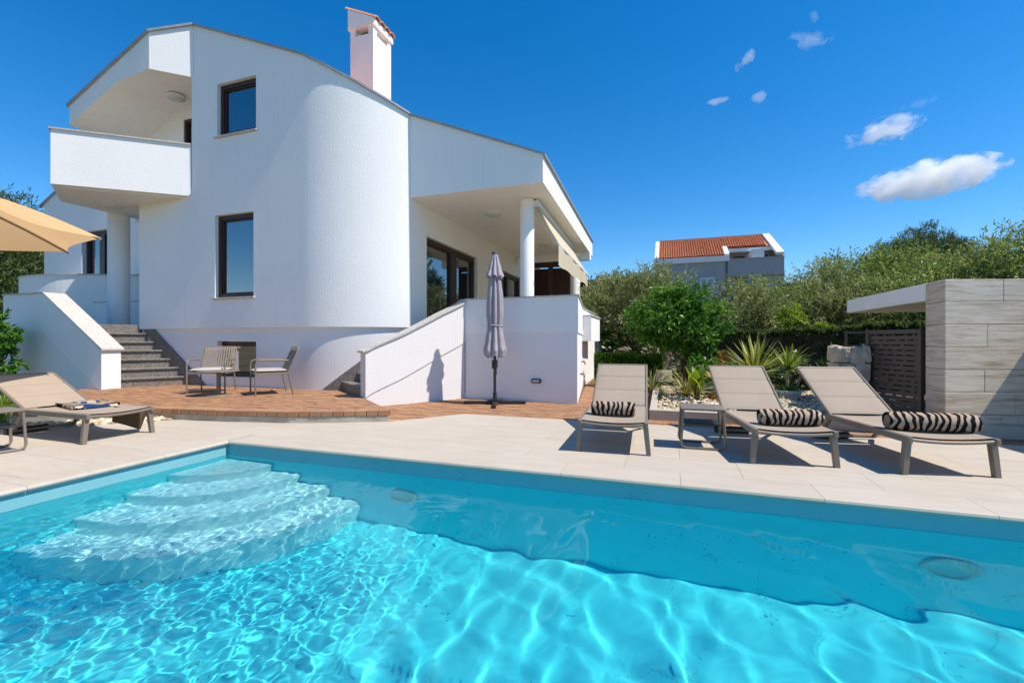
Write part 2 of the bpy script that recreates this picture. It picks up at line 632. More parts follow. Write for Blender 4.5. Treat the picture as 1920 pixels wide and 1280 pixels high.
# ------------------------------------------------------------------ helpers: leaves
def leaf_mesh(name, pos, d, L, W, mat, seed=0, rv=None, fold=.25):
    """one kite-shaped blade per row"""
    rg = np.random.default_rng(seed)
    n = len(pos)
    d = d / np.maximum(np.linalg.norm(d, axis=1, keepdims=True), 1e-9)
    r = rg.normal(size=(n, 3))
    s = np.cross(d, r)
    s /= np.maximum(np.linalg.norm(s, axis=1, keepdims=True), 1e-9)
    u = np.cross(s, d)
    L = np.broadcast_to(np.asarray(L, float), (n,))[:, None]
    W = np.broadcast_to(np.asarray(W, float), (n,))[:, None]
    mid = pos + d * L * .45
    v = np.empty((n, 4, 3))
    v[:, 0] = pos
    v[:, 1] = mid + s * W / 2 + u * W * fold
    v[:, 2] = pos + d * L - u * L * .08
    v[:, 3] = mid - s * W / 2 + u * W * fold
    me = bpy.data.meshes.new(name)
    me.vertices.add(n * 4)
    me.vertices.foreach_set('co', v.reshape(-1).astype(np.float32))
    me.loops.add(n * 4)
    me.loops.foreach_set('vertex_index', np.arange(n * 4, dtype=np.int32))
    me.polygons.add(n)
    me.polygons.foreach_set('loop_start', np.arange(0, n * 4, 4, dtype=np.int32))
    at = me.attributes.new('rnd', 'FLOAT', 'POINT')
    if rv is None:
        rv = rg.random(n)
    at.data.foreach_set('value', np.repeat(rv, 4).astype(np.float32))
    me.materials.append(mat)
    me.update(calc_edges=True)
    me.validate()
    return me

def crown(name, parent, c, rad, clumps, per, L, W, mat, seed, spread=.22, up=.15, hollow=.45, droop=0.0, squash_bottom=1.0):
    """foliage: clumps through an uneven ellipsoid, each a burst of leaves; coordinates local to parent"""
    rg = np.random.default_rng(seed)
    d = rg.normal(size=(clumps, 3))
    d /= np.linalg.norm(d, axis=1, keepdims=True)
    d[:, 2] = np.where(d[:, 2] < 0, d[:, 2] * squash_bottom, d[:, 2])
    lob = 1 + .16 * np.sin(d[:, 0] * 4.1 + seed) + .14 * np.sin(d[:, 1] * 5.3 + 2 * seed) + .12 * np.sin(d[:, 2] * 6.1 + 3 * seed)
    rr = (hollow + (1 - hollow) * rg.random(clumps) ** .6) * lob
    cc = np.asarray(c) + d * rr[:, None] * np.asarray(rad)
    # each clump is a spray of twigs, each twig carries a row of leaves
    lpt = 9
    tpc = max(1, round(per / lpt))
    ct = np.repeat(np.arange(clumps), tpc)
    nt = len(ct)
    sd = min(rad) * spread
    t0 = cc[ct] + np.clip(rg.normal(size=(nt, 3)), -1.4, 1.4) * sd * .55
    td = d[ct] * .9 + rg.normal(size=(nt, 3)) * .6
    td[:, 2] += up * 2.2 - droop
    td /= np.linalg.norm(td, axis=1, keepdims=True)
    tl = sd * rg.uniform(.7, 1.7, nt)
    k = np.tile((np.arange(lpt) + .5) / lpt, nt)
    ti = np.repeat(np.arange(nt), lpt)
    n = nt * lpt
    pos = t0[ti] + td[ti] * (tl[ti] * k)[:, None] + rg.normal(size=(n, 3)) * L * .10
    pos[:, 2] -= .25 * tl[ti] * k * k * (droop + .1)
    tw = td[ti] * .75 + rg.normal(size=(n, 3)) * .62
    cr, cr2 = rg.random(clumps), rg.random(nt)
    rv = np.clip(.50 * cr[ct][ti] + .25 * cr2[ti] + .25 * rg.random(n), 0, 1)
    me = leaf_mesh(name, pos, tw, L * rg.uniform(.7, 1.25, n), W * rg.uniform(.7, 1.2, n), mat, seed + 1, rv)
    return child(name, me, parent)

def limbs(parent, base, top, spread, n, r0, mat, seed, name='trunk', lean=(0, 0)):
    """a tapered trunk with branches, one mesh"""
    rg = random.Random(seed)
    mb = MB()
    b = Vector(base)
    t = Vector(top)
    pts = []
    for i in range(6):
        k = i / 5
        p = b.lerp(t, k) + Vector((rg.uniform(-.5, .5), rg.uniform(-.5, .5), 0)) * r0 * 1.6 * (1 if 0 < i else 0)
        pts.append(p)
    mb.tube(pts, [r0 * (1.25 - .7 * i / 5) for i in range(6)], 8)
    for j in range(n):
        s = pts[2 + j % 4]
        a = 2 * math.pi * (j + rg.random() * .6) / n
        e = t + Vector((math.cos(a) * spread * rg.uniform(.5, 1), math.sin(a) * spread * rg.uniform(.5, 1), rg.uniform(-.1, .6) * spread))
        m = s.lerp(e, .5) + Vector((rg.uniform(-.1, .1), rg.uniform(-.1, .1), -.05)) * spread
        mb.tube([s, m, e], [r0 * .5, r0 * .33, r0 * .12], 6)
    return mb.build(name, mat, parent)

# ================================================================== GROUND, POOL, PAVING
PX0, PX1, PY0, PY1 = -4.42, 6.2, -3.4, 3.575       # pool basin
WATER, FLOOR = -0.15, -1.42

mb = MB()
GZ = -0.10
mb.add([(-300, PY1, GZ), (300, PY1, GZ), (300, 400, GZ), (-300, 400, GZ)], [(0, 1, 2, 3)])
mb.add([(-300, -200, GZ), (PX0 - .35, -200, GZ), (PX0 - .35, PY1, GZ), (-300, PY1, GZ)], [(0, 1, 2, 3)])
mb.add([(PX1 + .35, -200, GZ), (300, -200, GZ), (300, PY1, GZ), (PX1 + .35, PY1, GZ)], [(0, 1, 2, 3)])
mb.add([(PX0 - .35, -200, GZ), (PX1 + .35, -200, GZ), (PX1 + .35, PY0 - .3, GZ), (PX0 - .35, PY0 - .3, GZ)], [(0, 1, 2, 3)])
structure(mb.build('ground', MT['ground']))

basin = MB()
z0, z1 = FLOOR, -0.168
q = [(PX0, PY0), (PX1, PY0), (PX1, PY1), (PX0, PY1)]
basin.add([(x, y, z0) for x, y in q], [(0, 1, 2, 3)])
for i in range(4):
    a, b = q[i], q[(i + 1) % 4]
    basin.add([(a[0], a[1], z0), (a[0], a[1], z1), (b[0], b[1], z1), (b[0], b[1], z0)], [(0, 1, 2, 3)])
pool = structure(basin.build('swimming_pool', MT['liner']))
pool['label'] = 'swimming pool basin with turquoise marbled liner'
pool.cycles.is_caustics_receiver = True
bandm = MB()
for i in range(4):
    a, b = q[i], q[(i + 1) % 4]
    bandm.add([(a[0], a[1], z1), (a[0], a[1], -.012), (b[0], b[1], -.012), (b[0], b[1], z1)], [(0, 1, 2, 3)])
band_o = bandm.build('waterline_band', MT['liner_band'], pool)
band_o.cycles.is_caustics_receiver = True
for r_, zt in ((.62, -.31), (.97, -.55), (1.32, -.79), (1.66, -1.04)):
    pts = [(PX0 + .003, PY1 - .003)]
    for k in range(25):
        a = R(270 + 90 * k / 24)
        pts.append((PX0 + .003 + r_ * math.cos(a), PY1 - .003 + r_ * math.sin(a)))
    st = MB().prism(pts, FLOOR + .003, zt).build('step', MT['liner_step'], pool, .02, 2)
    st.cycles.is_caustics_receiver = True
for x_ in (-2.27, 1.665):
    lm = MB()
    prof = [(.0, .0), (.10, .0), (.118, .006), (.125, .018), (.15, .018), (.158, .010), (.16, .0)]
    n = 28
    vs, fs = [], []
    for r_, h in prof:
        for k in range(n):
            a = 2 * math.pi * k / n
            vs.append((x_ + r_ * math.cos(a), PY1 - .003 - h, -.75 + r_ * math.sin(a)))
    for i in range(len(prof) - 1):
        for k in range(n):
            fs.append((i * n + k, i * n + (k + 1) % n, (i + 1) * n + (k + 1) % n, (i + 1) * n + k))
    lm.add(vs, fs, True)
    pl = lm.build('pool_light', MT['alu_white'], pool)
    pl.cycles.is_caustics_receiver = True

# ---- water: a rippled sheet, choppy on the left, calm on the right
def water_mesh():
    xs = np.concatenate([np.linspace(PX0 + .002, 1.0, 680), np.linspace(1.01, 2.6, 130), np.linspace(2.64, PX1 - .002, 60)])
    ys = np.concatenate([np.linspace(PY0 + .002, .25, 60), np.linspace(.26, PY1 - .002, 400)])
    gx, gy = np.meshgrid(xs, ys)
    rg = np.random.default_rng(5)
    def waves(n, l0, l1, amp, p=1.25, th0=0.0, dth=math.pi):
        z = np.zeros_like(gx)
        for _ in range(n):
            lam = math.exp(rg.uniform(math.log(l0), math.log(l1)))
            th = th0 + rg.uniform(-dth, dth)
            k = 2 * math.pi / lam
            wx = gx + .05 * np.sin(gy * 2.3 + rg.uniform(0, 6)) + .03 * np.sin(gx * 5 + rg.uniform(0, 6))
            wy = gy + .05 * np.sin(gx * 2.7 + rg.uniform(0, 6))
            z += amp * lam ** p * np.sin(k * (wx * math.cos(th) + wy * math.sin(th)) + rg.uniform(0, 6.28))
        return z
    calm = waves(40, .18, .55, .0027, 1.3, R(28), R(50))
    chop = waves(90, .048, .17, .0018, 1.25)
    big = waves(14, .5, 1.4, .0012, 1.2)
    t = np.clip((-gx - .55 + .35 * np.sin(gy * 1.7) + .25 * (gy - 2)) / 1.3, 0, 1)
    t = t * t * (3 - 2 * t)
    lee = np.clip((gy - 1.9) / 1.4, 0, 1) * np.clip((gx + 3.2) / 1.2, 0, 1)     # stiller under the far coping
    patch = .65 + .35 * np.sin(gx * 2.1 + 1.3 * np.sin(gy * 1.9)) * np.sin(gy * 2.4 + .8)
    z = calm * (1 - .55 * t) * (1 - .5 * lee) + chop * t * patch * (1 - .75 * lee) + chop * .045 + big * .35
    v = np.stack([gx, gy, z + WATER], -1).reshape(-1, 3)
    ny, nx = gx.shape
    i = np.arange(nx * ny).reshape(ny, nx)
    f = np.stack([i[:-1, :-1], i[:-1, 1:], i[1:, 1:], i[1:, :-1]], -1).reshape(-1, 4)
    me = bpy.data.meshes.new('water')
    me.vertices.add(len(v))
    me.vertices.foreach_set('co', v.reshape(-1).astype(np.float32))
    me.loops.add(f.size)
    me.loops.foreach_set('vertex_index', f.reshape(-1).astype(np.int32))
    me.polygons.add(len(f))
    me.polygons.foreach_set('loop_start', np.arange(0, f.size, 4, dtype=np.int32))
    me.update(calc_edges=True)
    me.materials.append(MT['water'])
    me.shade_smooth()
    return me
water = structure(link(bpy.data.objects.new('water', water_mesh())))
water.cycles.is_caustics_caster = True

# ---- deck of pale stone tiles
deck = MB()
DZ = -0.006
TERR = [(-3.47, 5.10), (-4.0, 4.83), (-4.59, 4.59), (-5.5, 4.40), (-6.52, 4.26), (-7.36, 3.98), (-8.15, 3.5)]   # front edge of the raised terrace
DL0, DL1 = (-6.75, 4.35), (-7.9, 2.6)                                  # deck's left end
deckpoly_far = [(-6.75, 4.35), (-7.55, 3.13), (-7.55, PY1 - .004), (9, PY1 - .004), (9, 6.02), (-2.81, 5.98), (-3.47, 5.1)]
deck.add([(PX0 + .0, PY1 - .02, DZ), (9, PY1 - .02, DZ), (9, 6.02, DZ), (-2.81, 5.98, DZ), (-3.47, 5.1, DZ), (-6.75, 4.5, DZ), (-6.75, PY1 - .02, DZ)], [tuple(range(7))])
deck.add([(-8.6, -3, DZ), (PX0 - .0, -3, DZ), (PX0 - .0, PY1 - .02, DZ), (-6.75, PY1 - .02, DZ), (-6.75, 4.35, DZ), (-7.65, 2.97, DZ), (-8.6, 1.5, DZ)], [tuple(range(7))])
deck_o = structure(deck.build('pool_deck', MT['grout']))
TW, TD, J = .90, .45, .0013
tile_me = MB().box((J, J, -.02), (TW - J, TD - J, 0)).mesh('tile', MT['deck'])
cut_far = [(0, PY1 + .30, 0, 1), (0, 6.0, 0, -1), left_of((-3.47, 5.1), (-2.81, 5.98))[:2] + tuple(-c for c in left_of((-3.47, 5.1), (-2.81, 5.98))[2:])]
def put_tile(x, y, planes, w=TW, d=TD):
    p = [(x + J, y + J), (x + w - J, y + J), (x + w - J, y + d - J), (x + J, y + d - J)]
    c = clip(p, planes)
    if len(c) < 3 or area(c) < .004:
        return
    if area(c) > area(p) - 1e-6 and w == TW:
        child('tile', tile_me, deck_o, (x, y, 0))
    else:
        MB().prism(c, -.02, 0).build('tile', MT['deck'], deck_o)
for r_ in range(5):
    y = PY1 + .30 + r_ * TD
    x = -3.95 - (.45 if r_ % 2 else 0) - .9 * (4 if r_ < 3 else 0)
    while x < 5.2:
        if r_ < 3 or x > -3.6:
            put_tile(x, y, [cut_far[0], cut_far[1]] if x < -3.6 else cut_far)
        x += TW
lf = left_of(DL1, DL0)
left_planes = [(lf[0], lf[1], -lf[2], -lf[3]), (PX0 - .30, 0, -1, 0), (0, PY1 + .30, 0, -1)]
for r_ in range(7):
    y = PY1 + .30 - (r_ + 1) * TD
    x = PX0 - .30 - TW * 4 - (.45 if r_ % 2 else 0)
    while x < PX0 - .3:
        put_tile(x, y, left_planes)
        x += TW
# bullnose coping stones round the pool
def coping(p, q, inward, L=.9):
    p, q = Vector(p), Vector(q)
    d = (q - p).normalized()
    w = Vector((inward[0], inward[1], 0))
    n = max(1, round((q - p).length / L))
    for i in range(n):
        a = p + (q - p) * (i / n) + d * J
        b = p + (q - p) * ((i + 1) / n) - d * J
        prof = [(-.30, -.04), (.012, -.04), (.024, -.034), (.03, -.02), (.024, -.006), (.012, 0.0), (-.30, 0.0)]
        vs = [a + w * u + Vector((0, 0, h)) for u, h in prof] + [b + w * u + Vector((0, 0, h)) for u, h in prof]
        k = len(prof)
        mb = MB().add(vs, [tuple(range(k)), tuple(range(2 * k - 1, k - 1, -1))])
        mb.add(vs, [(j, (j + 1) % k, k + (j + 1) % k, k + j) for j in range(k)])
        mb.build('coping_stone', MT['deck'], deck_o)
coping((PX0 - .0, PY1, 0), (5.5, PY1, 0), (0, -1))
coping((PX0, PY1 + .30, 0), (PX0, -.9, 0), (1, 0))

# ---- raised brick terrace
TZ = 0.15
terr_left = [(-10.4, 5.54)]
terr_poly = [(-3.47, 5.10), (-4.557, 6.06), (-4.6, 6.9), (-9.6, 7.0), (-10.6, 5.54)] + TERR[::-1][:-1]
tb = MB().prism(terr_poly[::-1], -.09, TZ - .075)
terrace = structure(tb.build('brick_terrace', MT['concrete']))
inset = []
tp = [left_of(TERR[i + 1], TERR[i]) for i in range(len(TERR) - 1)]
inner = [(px - nx * -.0 + nx * .205, py + ny * .205, nx, ny) for px, py, nx, ny in [(p[0], p[1], -p[2], -p[3]) for p in tp]]
# make sure normals point into the terrace
cx_, cy_ = -6.5, 5.6
def toward(pl, c):
    s = (c[0] - pl[0]) * pl[2] + (c[1] - pl[1]) * pl[3]
    return pl if s > 0 else (pl[0], pl[1], -pl[2], -pl[3])
inner = []
for p in tp:
    q_ = toward(p, (cx_, cy_))
    inner.append((q_[0] + q_[2] * .205, q_[1] + q_[3] * .205, q_[2], q_[3]))
side = toward(left_of((-3.47, 5.10), (-4.557, 6.06)), (cx_, cy_))
side_in = (side[0] + side[2] * .012, side[1] + side[3] * .012, side[2], side[3])
lft = toward(left_of((-8.15, 3.5), (-10.6, 5.54)), (cx_, cy_))
back = (0, 6.86, 0, -1)
sandpoly = [(x, y + .03) for x, y in TERR[::-1]] + [(-4.57, 6.06), (-4.62, 6.9), (-9.6, 6.95), (-10.55, 5.54)]
MB().prism(sandpoly, TZ - .075, TZ - .007).build('mortar_bed', MT['sand'], terrace)
BW, BD, BJ = .20, .10, .0035
brick_me = MB().box((BJ, BJ, -.05), (BW - BJ, BD - BJ, 0)).mesh('brick', MT['brick'])
def cam_dist(x, y):
    return math.hypot(x, y)
def lay(region_planes, x0, x1, y0, y1, z, parent, limit, stagger=.5):
    """running bond; the nearest `limit` bricks are objects, the rest one joined part"""
    cells = []
    r_ = 0
    y = y0
    while y < y1:
        x = x0 - (BW * stagger if r_ % 2 else 0)
        while x < x1:
            p = [(x + BJ, y + BJ), (x + BW - BJ, y + BJ), (x + BW - BJ, y + BD - BJ), (x + BJ, y + BD - BJ)]
            c = clip(p, region_planes(x + BW / 2) if callable(region_planes) else region_planes)
            if len(c) >= 3 and area(c) > .0015:
                cells.append((cam_dist(x, y), x, y, c, area(c) > area(p) - 1e-7))
            x += BW
        y += BD
        r_ += 1
    cells.sort(key=lambda t: t[0])
    rest = MB()
    for i, (d_, x, y, c, whole) in enumerate(cells):
        dz = rnd.uniform(-.004, .002)
        if i < limit:
            if whole:
                child('brick', brick_me, parent, (x, y, z + dz), (rnd.uniform(-.006, .006), rnd.uniform(-.006, .006), 0))
            else:
                MB().prism(c, z - .05, z + dz).build('brick', MT['brick'], parent)
        else:
            rest.prism(c, z - .05, z + dz)
    if rest.v:
        o = rest.build('paving_bricks', MT['brick'], parent)
        o['kind'] = 'stuff'
def terrace_planes(x):
    k = 0
    for i in range(len(TERR) - 1):
        if x <= TERR[i][0]:
            k = i
    if k >= 3:
        return [inner[k], side_in, lft, back]
    return inner[:4] + [side_in, lft, back]
lay(terrace_planes, -10.6, -3.4, 4.2, 6.9, TZ, terrace, 236)
# edge course along the front of the terrace
def edge_course(pts, z, depth, step, parent):
    segs = []
    for a, b in zip(pts, pts[1:]):
        L = math.hypot(b[0] - a[0], b[1] - a[1])
        segs.append((a, b, L))
    tot = sum(s[2] for s in segs)
    n = int(tot / step)
    def at(s):
        for a, b, L in segs:
            if s <= L:
                k = s / L
                return (a[0] + (b[0] - a[0]) * k, a[1] + (b[1] - a[1]) * k)
            s -= L
        return segs[-1][1]
    for i in range(n):
        p, q_ = at(tot * i / n), at(tot * (i + 1) / n - .007)
        d = Vector((q_[0] - p[0], q_[1] - p[1])).normalized()
        nrm = Vector((d.y, -d.x))
        if nrm.dot(Vector((cx_ - p[0], cy_ - p[1]))) < 0:
            nrm = -nrm
        o = rnd.uniform(-.006, .006) - .012
        poly = [(p[0] + nrm.x * o, p[1] + nrm.y * o), (q_[0] + nrm.x * o, q_[1] + nrm.y * o),
                (q_[0] + nrm.x * depth, q_[1] + nrm.y * depth), (p[0] + nrm.x * depth, p[1] + nrm.y * depth)]
        MB().prism(poly, z - .072, z + rnd.uniform(-.003, .002)).build('brick', MT['brick'], parent, .006, 2)
edge_course(TERR, TZ, .2, .142, terrace)

# ---- ground-level brick path round the house corner
path_b = MB()
path_b.add([(-3.47, 5.1, -.012), (-2.81, 5.98, -.012), (4.2, 6.02, -.012), (4.2, 6.4, -.012), (-.25, 6.4, -.012), (-.3, 9.7, -.012), (-.9, 14, -.012), (-2.4, 14, -.012), (-1.9, 10, -.012),
            (-1.44, 7.6, -.012), (-3.56, 7.75, -.012), (-4.6, 6.1, -.012)], [tuple(range(12))])
path_o = structure(path_b.build('brick_path', MT['sand']))
side_out = (side[0], side[1], -side[2], -side[3])
dk = left_of((-3.47, 5.1), (-2.81, 5.98))
dk = toward(dk, (-3.6, 6.6))
lay([side_out, dk, (0, 7.74, 0, -1), toward(left_of((-4.56, 6.06), (-3.56, 7.69)), (-3, 6.5))], -4.7, -2.81, 5.1, 7.8, 0.0, path_o, 70)
lay([(0, 6.004, 0, 1), (0, 7.70, 0, -1), (-2.81, 0, 1, 0), (-.27, 0, -1, 0)], -2.81, -.2, 6.004, 7.72, 0.0, path_o, 130)
lay([(0, 6.004, 0, 1), (0, 6.36, 0, -1), (-.27, 0, 1, 0)], -.27, 4.1, 6.004, 6.5, 0.0, path_o, 50)
lay([(0, 7.70, 0, 1), toward(left_of((-1.44, 7.57), (-2.1, 12.8)), (0, 9)), toward(left_of((-.27, 7.56), (-.9, 13.4)), (-2, 9)), (0, 13.4, 0, -1)], -2.4, -.1, 7.70, 13.4, 0.0, path_o, 50)

# ---- lawn, gravel beds, kerbs
lawn = MB()
lawn.add([(-2.6, 13.4, -.03), (3, 13.4, -.03), (3, 22, -.03), (-2.6, 22, -.03)], [(0, 1, 2, 3)])
lawn.add([(-.9, 11.2, -.031), (3, 11.2, -.031), (3, 13.4, -.031), (-.9, 13.4, -.031)], [(0, 1, 2, 3)])
structure(lawn.build('lawn', MT['lawn']))
def scatter_grass(name, label, region, n, h, mat, seed):
    rg = np.random.default_rng(seed)
    (xa, xb), (ya, yb), z = region
    pos = np.stack([rg.uniform(xa, xb, n), rg.uniform(ya, yb, n), np.full(n, z)], 1)
    d = rg.normal(size=(n, 3)) * .45
    d[:, 2] = 1
    me = leaf_mesh(name, pos, d, h * rg.uniform(.6, 1.3, n), h * .16, mat, seed)
    o = link(bpy.data.objects.new(name, me))
    o['kind'] = 'stuff'
    o['label'] = label
    o['category'] = 'grass'
    return o
scatter_grass('grass', 'short green lawn beyond the brick path', ((-2.4, 1.0), (11.3, 15.5), -.03), 9000, .07, MT['grass'], 31)

bed = MB()
bed.add([(-.2, 6.45, .09), (4.0, 6.45, .09), (4.6, 9.9, .10), (1.5, 12.2, .10), (-.55, 11.2, .09), (-.22, 9, .09)], [tuple(range(6))])
structure(bed.build('gravel_bed', MT['soil']))
kerb = MB()
kerb.box((-.24, 6.36, -.05), (3.9, 6.46, .135))
kerb_o = structure(kerb.build('stone_kerb', MT['deck'], None, .006))
MB().prism([(-.24, 6.46), (-.14, 6.46), (-.18, 9.6), (-.28, 9.6)], -.05, .13).build('kerb_side', MT['deck'], kerb_o, .006)

def pebbles(name, label, pts, zs, size, seed):
    rg = np.random.default_rng(seed)
    t = (1 + 5 ** .5) / 2
    ico = np.array([(-1, t, 0), (1, t, 0), (-1, -t, 0), (1, -t, 0), (0, -1, t), (0, 1, t), (0, -1, -t), (0, 1, -t), (t, 0, -1), (t, 0, 1), (-t, 0, -1), (-t, 0, 1)]) / 1.9
    fi = np.array([(0, 11, 5), (0, 5, 1), (0, 1, 7), (0, 7, 10), (0, 10, 11), (1, 5, 9), (5, 11, 4), (11, 10, 2), (10, 7, 6), (7, 1, 8),
                   (3, 9, 4), (3, 4, 2), (3, 2, 6), (3, 6, 8), (3, 8, 9), (4, 9, 5), (2, 4, 11), (6, 2, 10), (8, 6, 7), (9, 8, 1)])
    n = len(pts)
    sc = size * rg.uniform(.5, 1.25, (n, 1)) * rg.uniform(.7, 1.2, (n, 3)) * np.array((1, 1, .6))
    a = rg.uniform(0, 6.28, n)
    v = ico[None] * sc[:, None, :] * rg.uniform(.85, 1.12, (n, 12, 1))
    x = v[..., 0] * np.cos(a)[:, None] - v[..., 1] * np.sin(a)[:, None]
    y = v[..., 0] * np.sin(a)[:, None] + v[..., 1] * np.cos(a)[:, None]
    v = np.stack([x, y, v[..., 2]], -1) + np.concatenate([pts, zs[:, None]], 1)[:, None, :]
    me = bpy.data.meshes.new(name)
    me.vertices.add(n * 12)
    me.vertices.foreach_set('co', v.reshape(-1).astype(np.float32))
    F = (fi[None] + (np.arange(n) * 12)[:, None, None]).reshape(-1)
    me.loops.add(len(F))
    me.loops.foreach_set('vertex_index', F.astype(np.int32))
    me.polygons.add(n * 20)
    me.polygons.foreach_set('loop_start', np.arange(0, len(F), 3, dtype=np.int32))
    me.polygons.foreach_set('use_smooth', np.ones(n * 20, dtype=bool))
    at = me.attributes.new('rnd', 'FLOAT', 'POINT')
    at.data.foreach_set('value', np.repeat(rg.random(n), 12).astype(np.float32))
    me.materials.append(MT['pebble'])
    me.update(calc_edges=True)
    o = link(bpy.data.objects.new(name, me))
    o['kind'] = 'stuff'
    o['label'] = label
    o['category'] = 'gravel'
    return o
rg = np.random.default_rng(8)
pp = np.stack([rg.uniform(-.15, 3.4, 5200), 6.47 + (rg.random(5200) ** 1.3) * 3.6], 1)
pebbles('gravel', 'cream pebbles covering the planting bed behind the loungers', pp, np.full(len(pp), .10) + rg.uniform(-.01, .022, len(pp)), .034, 9)
u = rg.random(700)
gp = np.stack([-6.4 - 1.9 * u, 4.28 - 1.25 * u - .5 * u * rg.random(700)], 1) + rg.normal(size=(700, 2)) * .05
gp[:, 1] -= .06
pebbles('gravel', 'cream pebbles in the narrow strip beside the terrace wall', gp, np.full(700, .004) + rg.uniform(-.008, .02, 700), .045, 10)

# ================================================================== THE VILLA
VO = (-8.0, 8.0, 0.0)
villa = thing('villa', 'white stucco two-storey villa with curved front wall and tall chimney beside the pool', 'house', VO)
def V():
    return MB(VO)

ZL = 1.32                       # ledge between plinth and upper wall
FY = 6.74                       # front face of the upper wall
def ztop(x):
    P = [(-20, 2.95), (-12.6, 6.24), (-9.29, 7.60), (-6.48, 6.41), (-4.68, 5.385), (-2.05, 4.27), (2, 2.5)]
    for (a, za), (b, zb) in zip(P, P[1:]):
        if a <= x <= b:
            return za + (zb - za) * (x - a) / (b - a)
    return 3.0

def wall_seg(mb, p, q, z0, z1, holes=(), depth=.16, extra=()):
    """wall face from p to q (outside on the right hand), holes (s0, s1, z0, z1) with reveals going in"""
    p, q = Vector((p[0], p[1], 0)), Vector((q[0], q[1], 0))
    L = (q - p).length
    d = (q - p) / L
    inn = Vector((-d.y, d.x, 0))
    zt = z1 if callable(z1) else (lambda s: z1)
    zb = z0 if callable(z0) else (lambda s: z0)
    br = sorted({0, L, *extra, *[h[0] for h in holes], *[h[1] for h in holes]})
    P3 = lambda s, z: tuple(p + d * s + Vector((0, 0, z)))
    for a, b in zip(br, br[1:]):
        m = (a + b) / 2
        hs = sorted([h for h in holes if h[0] <= m <= h[1]], key=lambda h: h[2])
        lo = (zb(a), zb(b))
        for h in hs:
            mb.add([P3(a, lo[0]), P3(b, lo[1]), P3(b, h[2]), P3(a, h[2])], [(0, 1, 2, 3)])
            lo = (h[3], h[3])
        mb.add([P3(a, lo[0]), P3(b, lo[1]), P3(b, zt(b)), P3(a, zt(a))], [(0, 1, 2, 3)])
    for s0, s1, h0, h1 in holes:
        I = inn * depth
        for (sa, za), (sb, zb_) in (((s0, h0), (s1, h0)), ((s1, h0), (s1, h1)), ((s1, h1), (s0, h1)), ((s0, h1), (s0, h0))):
            a, b = Vector(P3(sa, za)), Vector(P3(sb, zb_))
            mb.add([a, b, b + I, a + I], [(0, 1, 2, 3)])

def window(parent, p, q, hole, depth=.13, frame=.085, mull=(), pane='pane', sill=True, name='window', fm='wood_dark', org=VO, handle=False):
    """a framed, glazed window filling a hole of wall p->q"""
    p, q = Vector((p[0], p[1], 0)), Vector((q[0], q[1], 0))
    d = (q - p).normalized()
    inn = Vector((-d.y, d.x, 0))
    s0, s1, z0, z1 = hole
    s0, s1, z0, z1 = s0 + .002, s1 - .002, z0 + .002, z1 - .002
    P3 = lambda s, z, t=0: p + d * s + inn * t + Vector((0, 0, z))
    fr = MB(org)
    def barz(sa, sb, za, zb, t0, t1):
        fr.add([P3(sa, za, t0), P3(sb, za, t0), P3(sb, zb, t0), P3(sa, zb, t0), P3(sa, za, t1), P3(sb, za, t1), P3(sb, zb, t1), P3(sa, zb, t1)],
               [(0, 1, 2, 3), (7, 6, 5, 4), (4, 5, 1, 0), (5, 6, 2, 1), (6, 7, 3, 2), (7, 4, 0, 3)])
    t0, t1 = depth - .055, depth + .03
    barz(s0, s1, z1 - frame, z1, t0, t1)
    barz(s0, s1, z0, z0 + frame, t0, t1)
    barz(s0, s0 + frame, z0 + frame, z1 - frame, t0, t1)
    barz(s1 - frame, s1, z0 + frame, z1 - frame, t0, t1)
    for m, w in mull:
        barz(m - w / 2, m + w / 2, z0 + frame, z1 - frame, t0 + .003, t1)
    # sash, stepped back
    b2 = frame + .028
    t0 += .022
    barz(s0 + frame, s1 - frame, z1 - b2, z1 - frame, t0, t1)
    barz(s0 + frame, s1 - frame, z0 + frame, z0 + b2, t0, t1)
    barz(s0 + frame, s0 + b2, z0 + b2, z1 - b2, t0, t1)
    barz(s1 - b2, s1 - frame, z0 + b2, z1 - b2, t0, t1)
    w = fr.build(name, MT[fm], parent, .006, 2)
    edges = [s0 + b2] + [x for m, mw in mull for x in (m - mw / 2, m + mw / 2)] + [s1 - b2]
    for a, b in zip(edges[::2], edges[1::2]):
        t = depth + .005
        MB(org).add([P3(a, z0 + b2, t), P3(b, z0 + b2, t), P3(b, z1 - b2, t), P3(a, z1 - b2, t), P3(a, z0 + b2, t + .02), P3(b, z0 + b2, t + .02), P3(b, z1 - b2, t + .02), P3(a, z1 - b2, t + .02)],
                    [(0, 1, 2, 3), (7, 6, 5, 4), (4, 5, 1, 0), (5, 6, 2, 1), (6, 7, 3, 2), (7, 4, 0, 3)]).build('pane', MT[pane], w)
    if sill:
        sb = MB(org)
        za, zb = hole[2] - .028, hole[2] + .004
        pts = [P3(hole[0] - .05, 0, -.05), P3(hole[1] + .05, 0, -.05), P3(hole[1] + .05, 0, .0), P3(hole[1], 0, .0), P3(hole[1], 0, .08), P3(hole[0], 0, .08), P3(hole[0], 0, .0), P3(hole[0] - .05, 0, .0)]
        sb.prism([(v.x, v.y) for v in pts], za, zb)
        sb.build('sill', MT['granite_light'], w, .005, 1)
    return w

# ---- curved front wall
ARC_C, ARC_R, ARC_A = (-6.42, 8.93), 2.19, 52.6
def arc_pts(off=0.0, n=26, a0=0, a1=ARC_A):
    return [(ARC_C[0] + (ARC_R + off) * math.sin(R(a0 + (a1 - a0) * i / n)), ARC_C[1] - (ARC_R + off) * math.cos(R(a0 + (a1 - a0) * i / n))) for i in range(n + 1)]

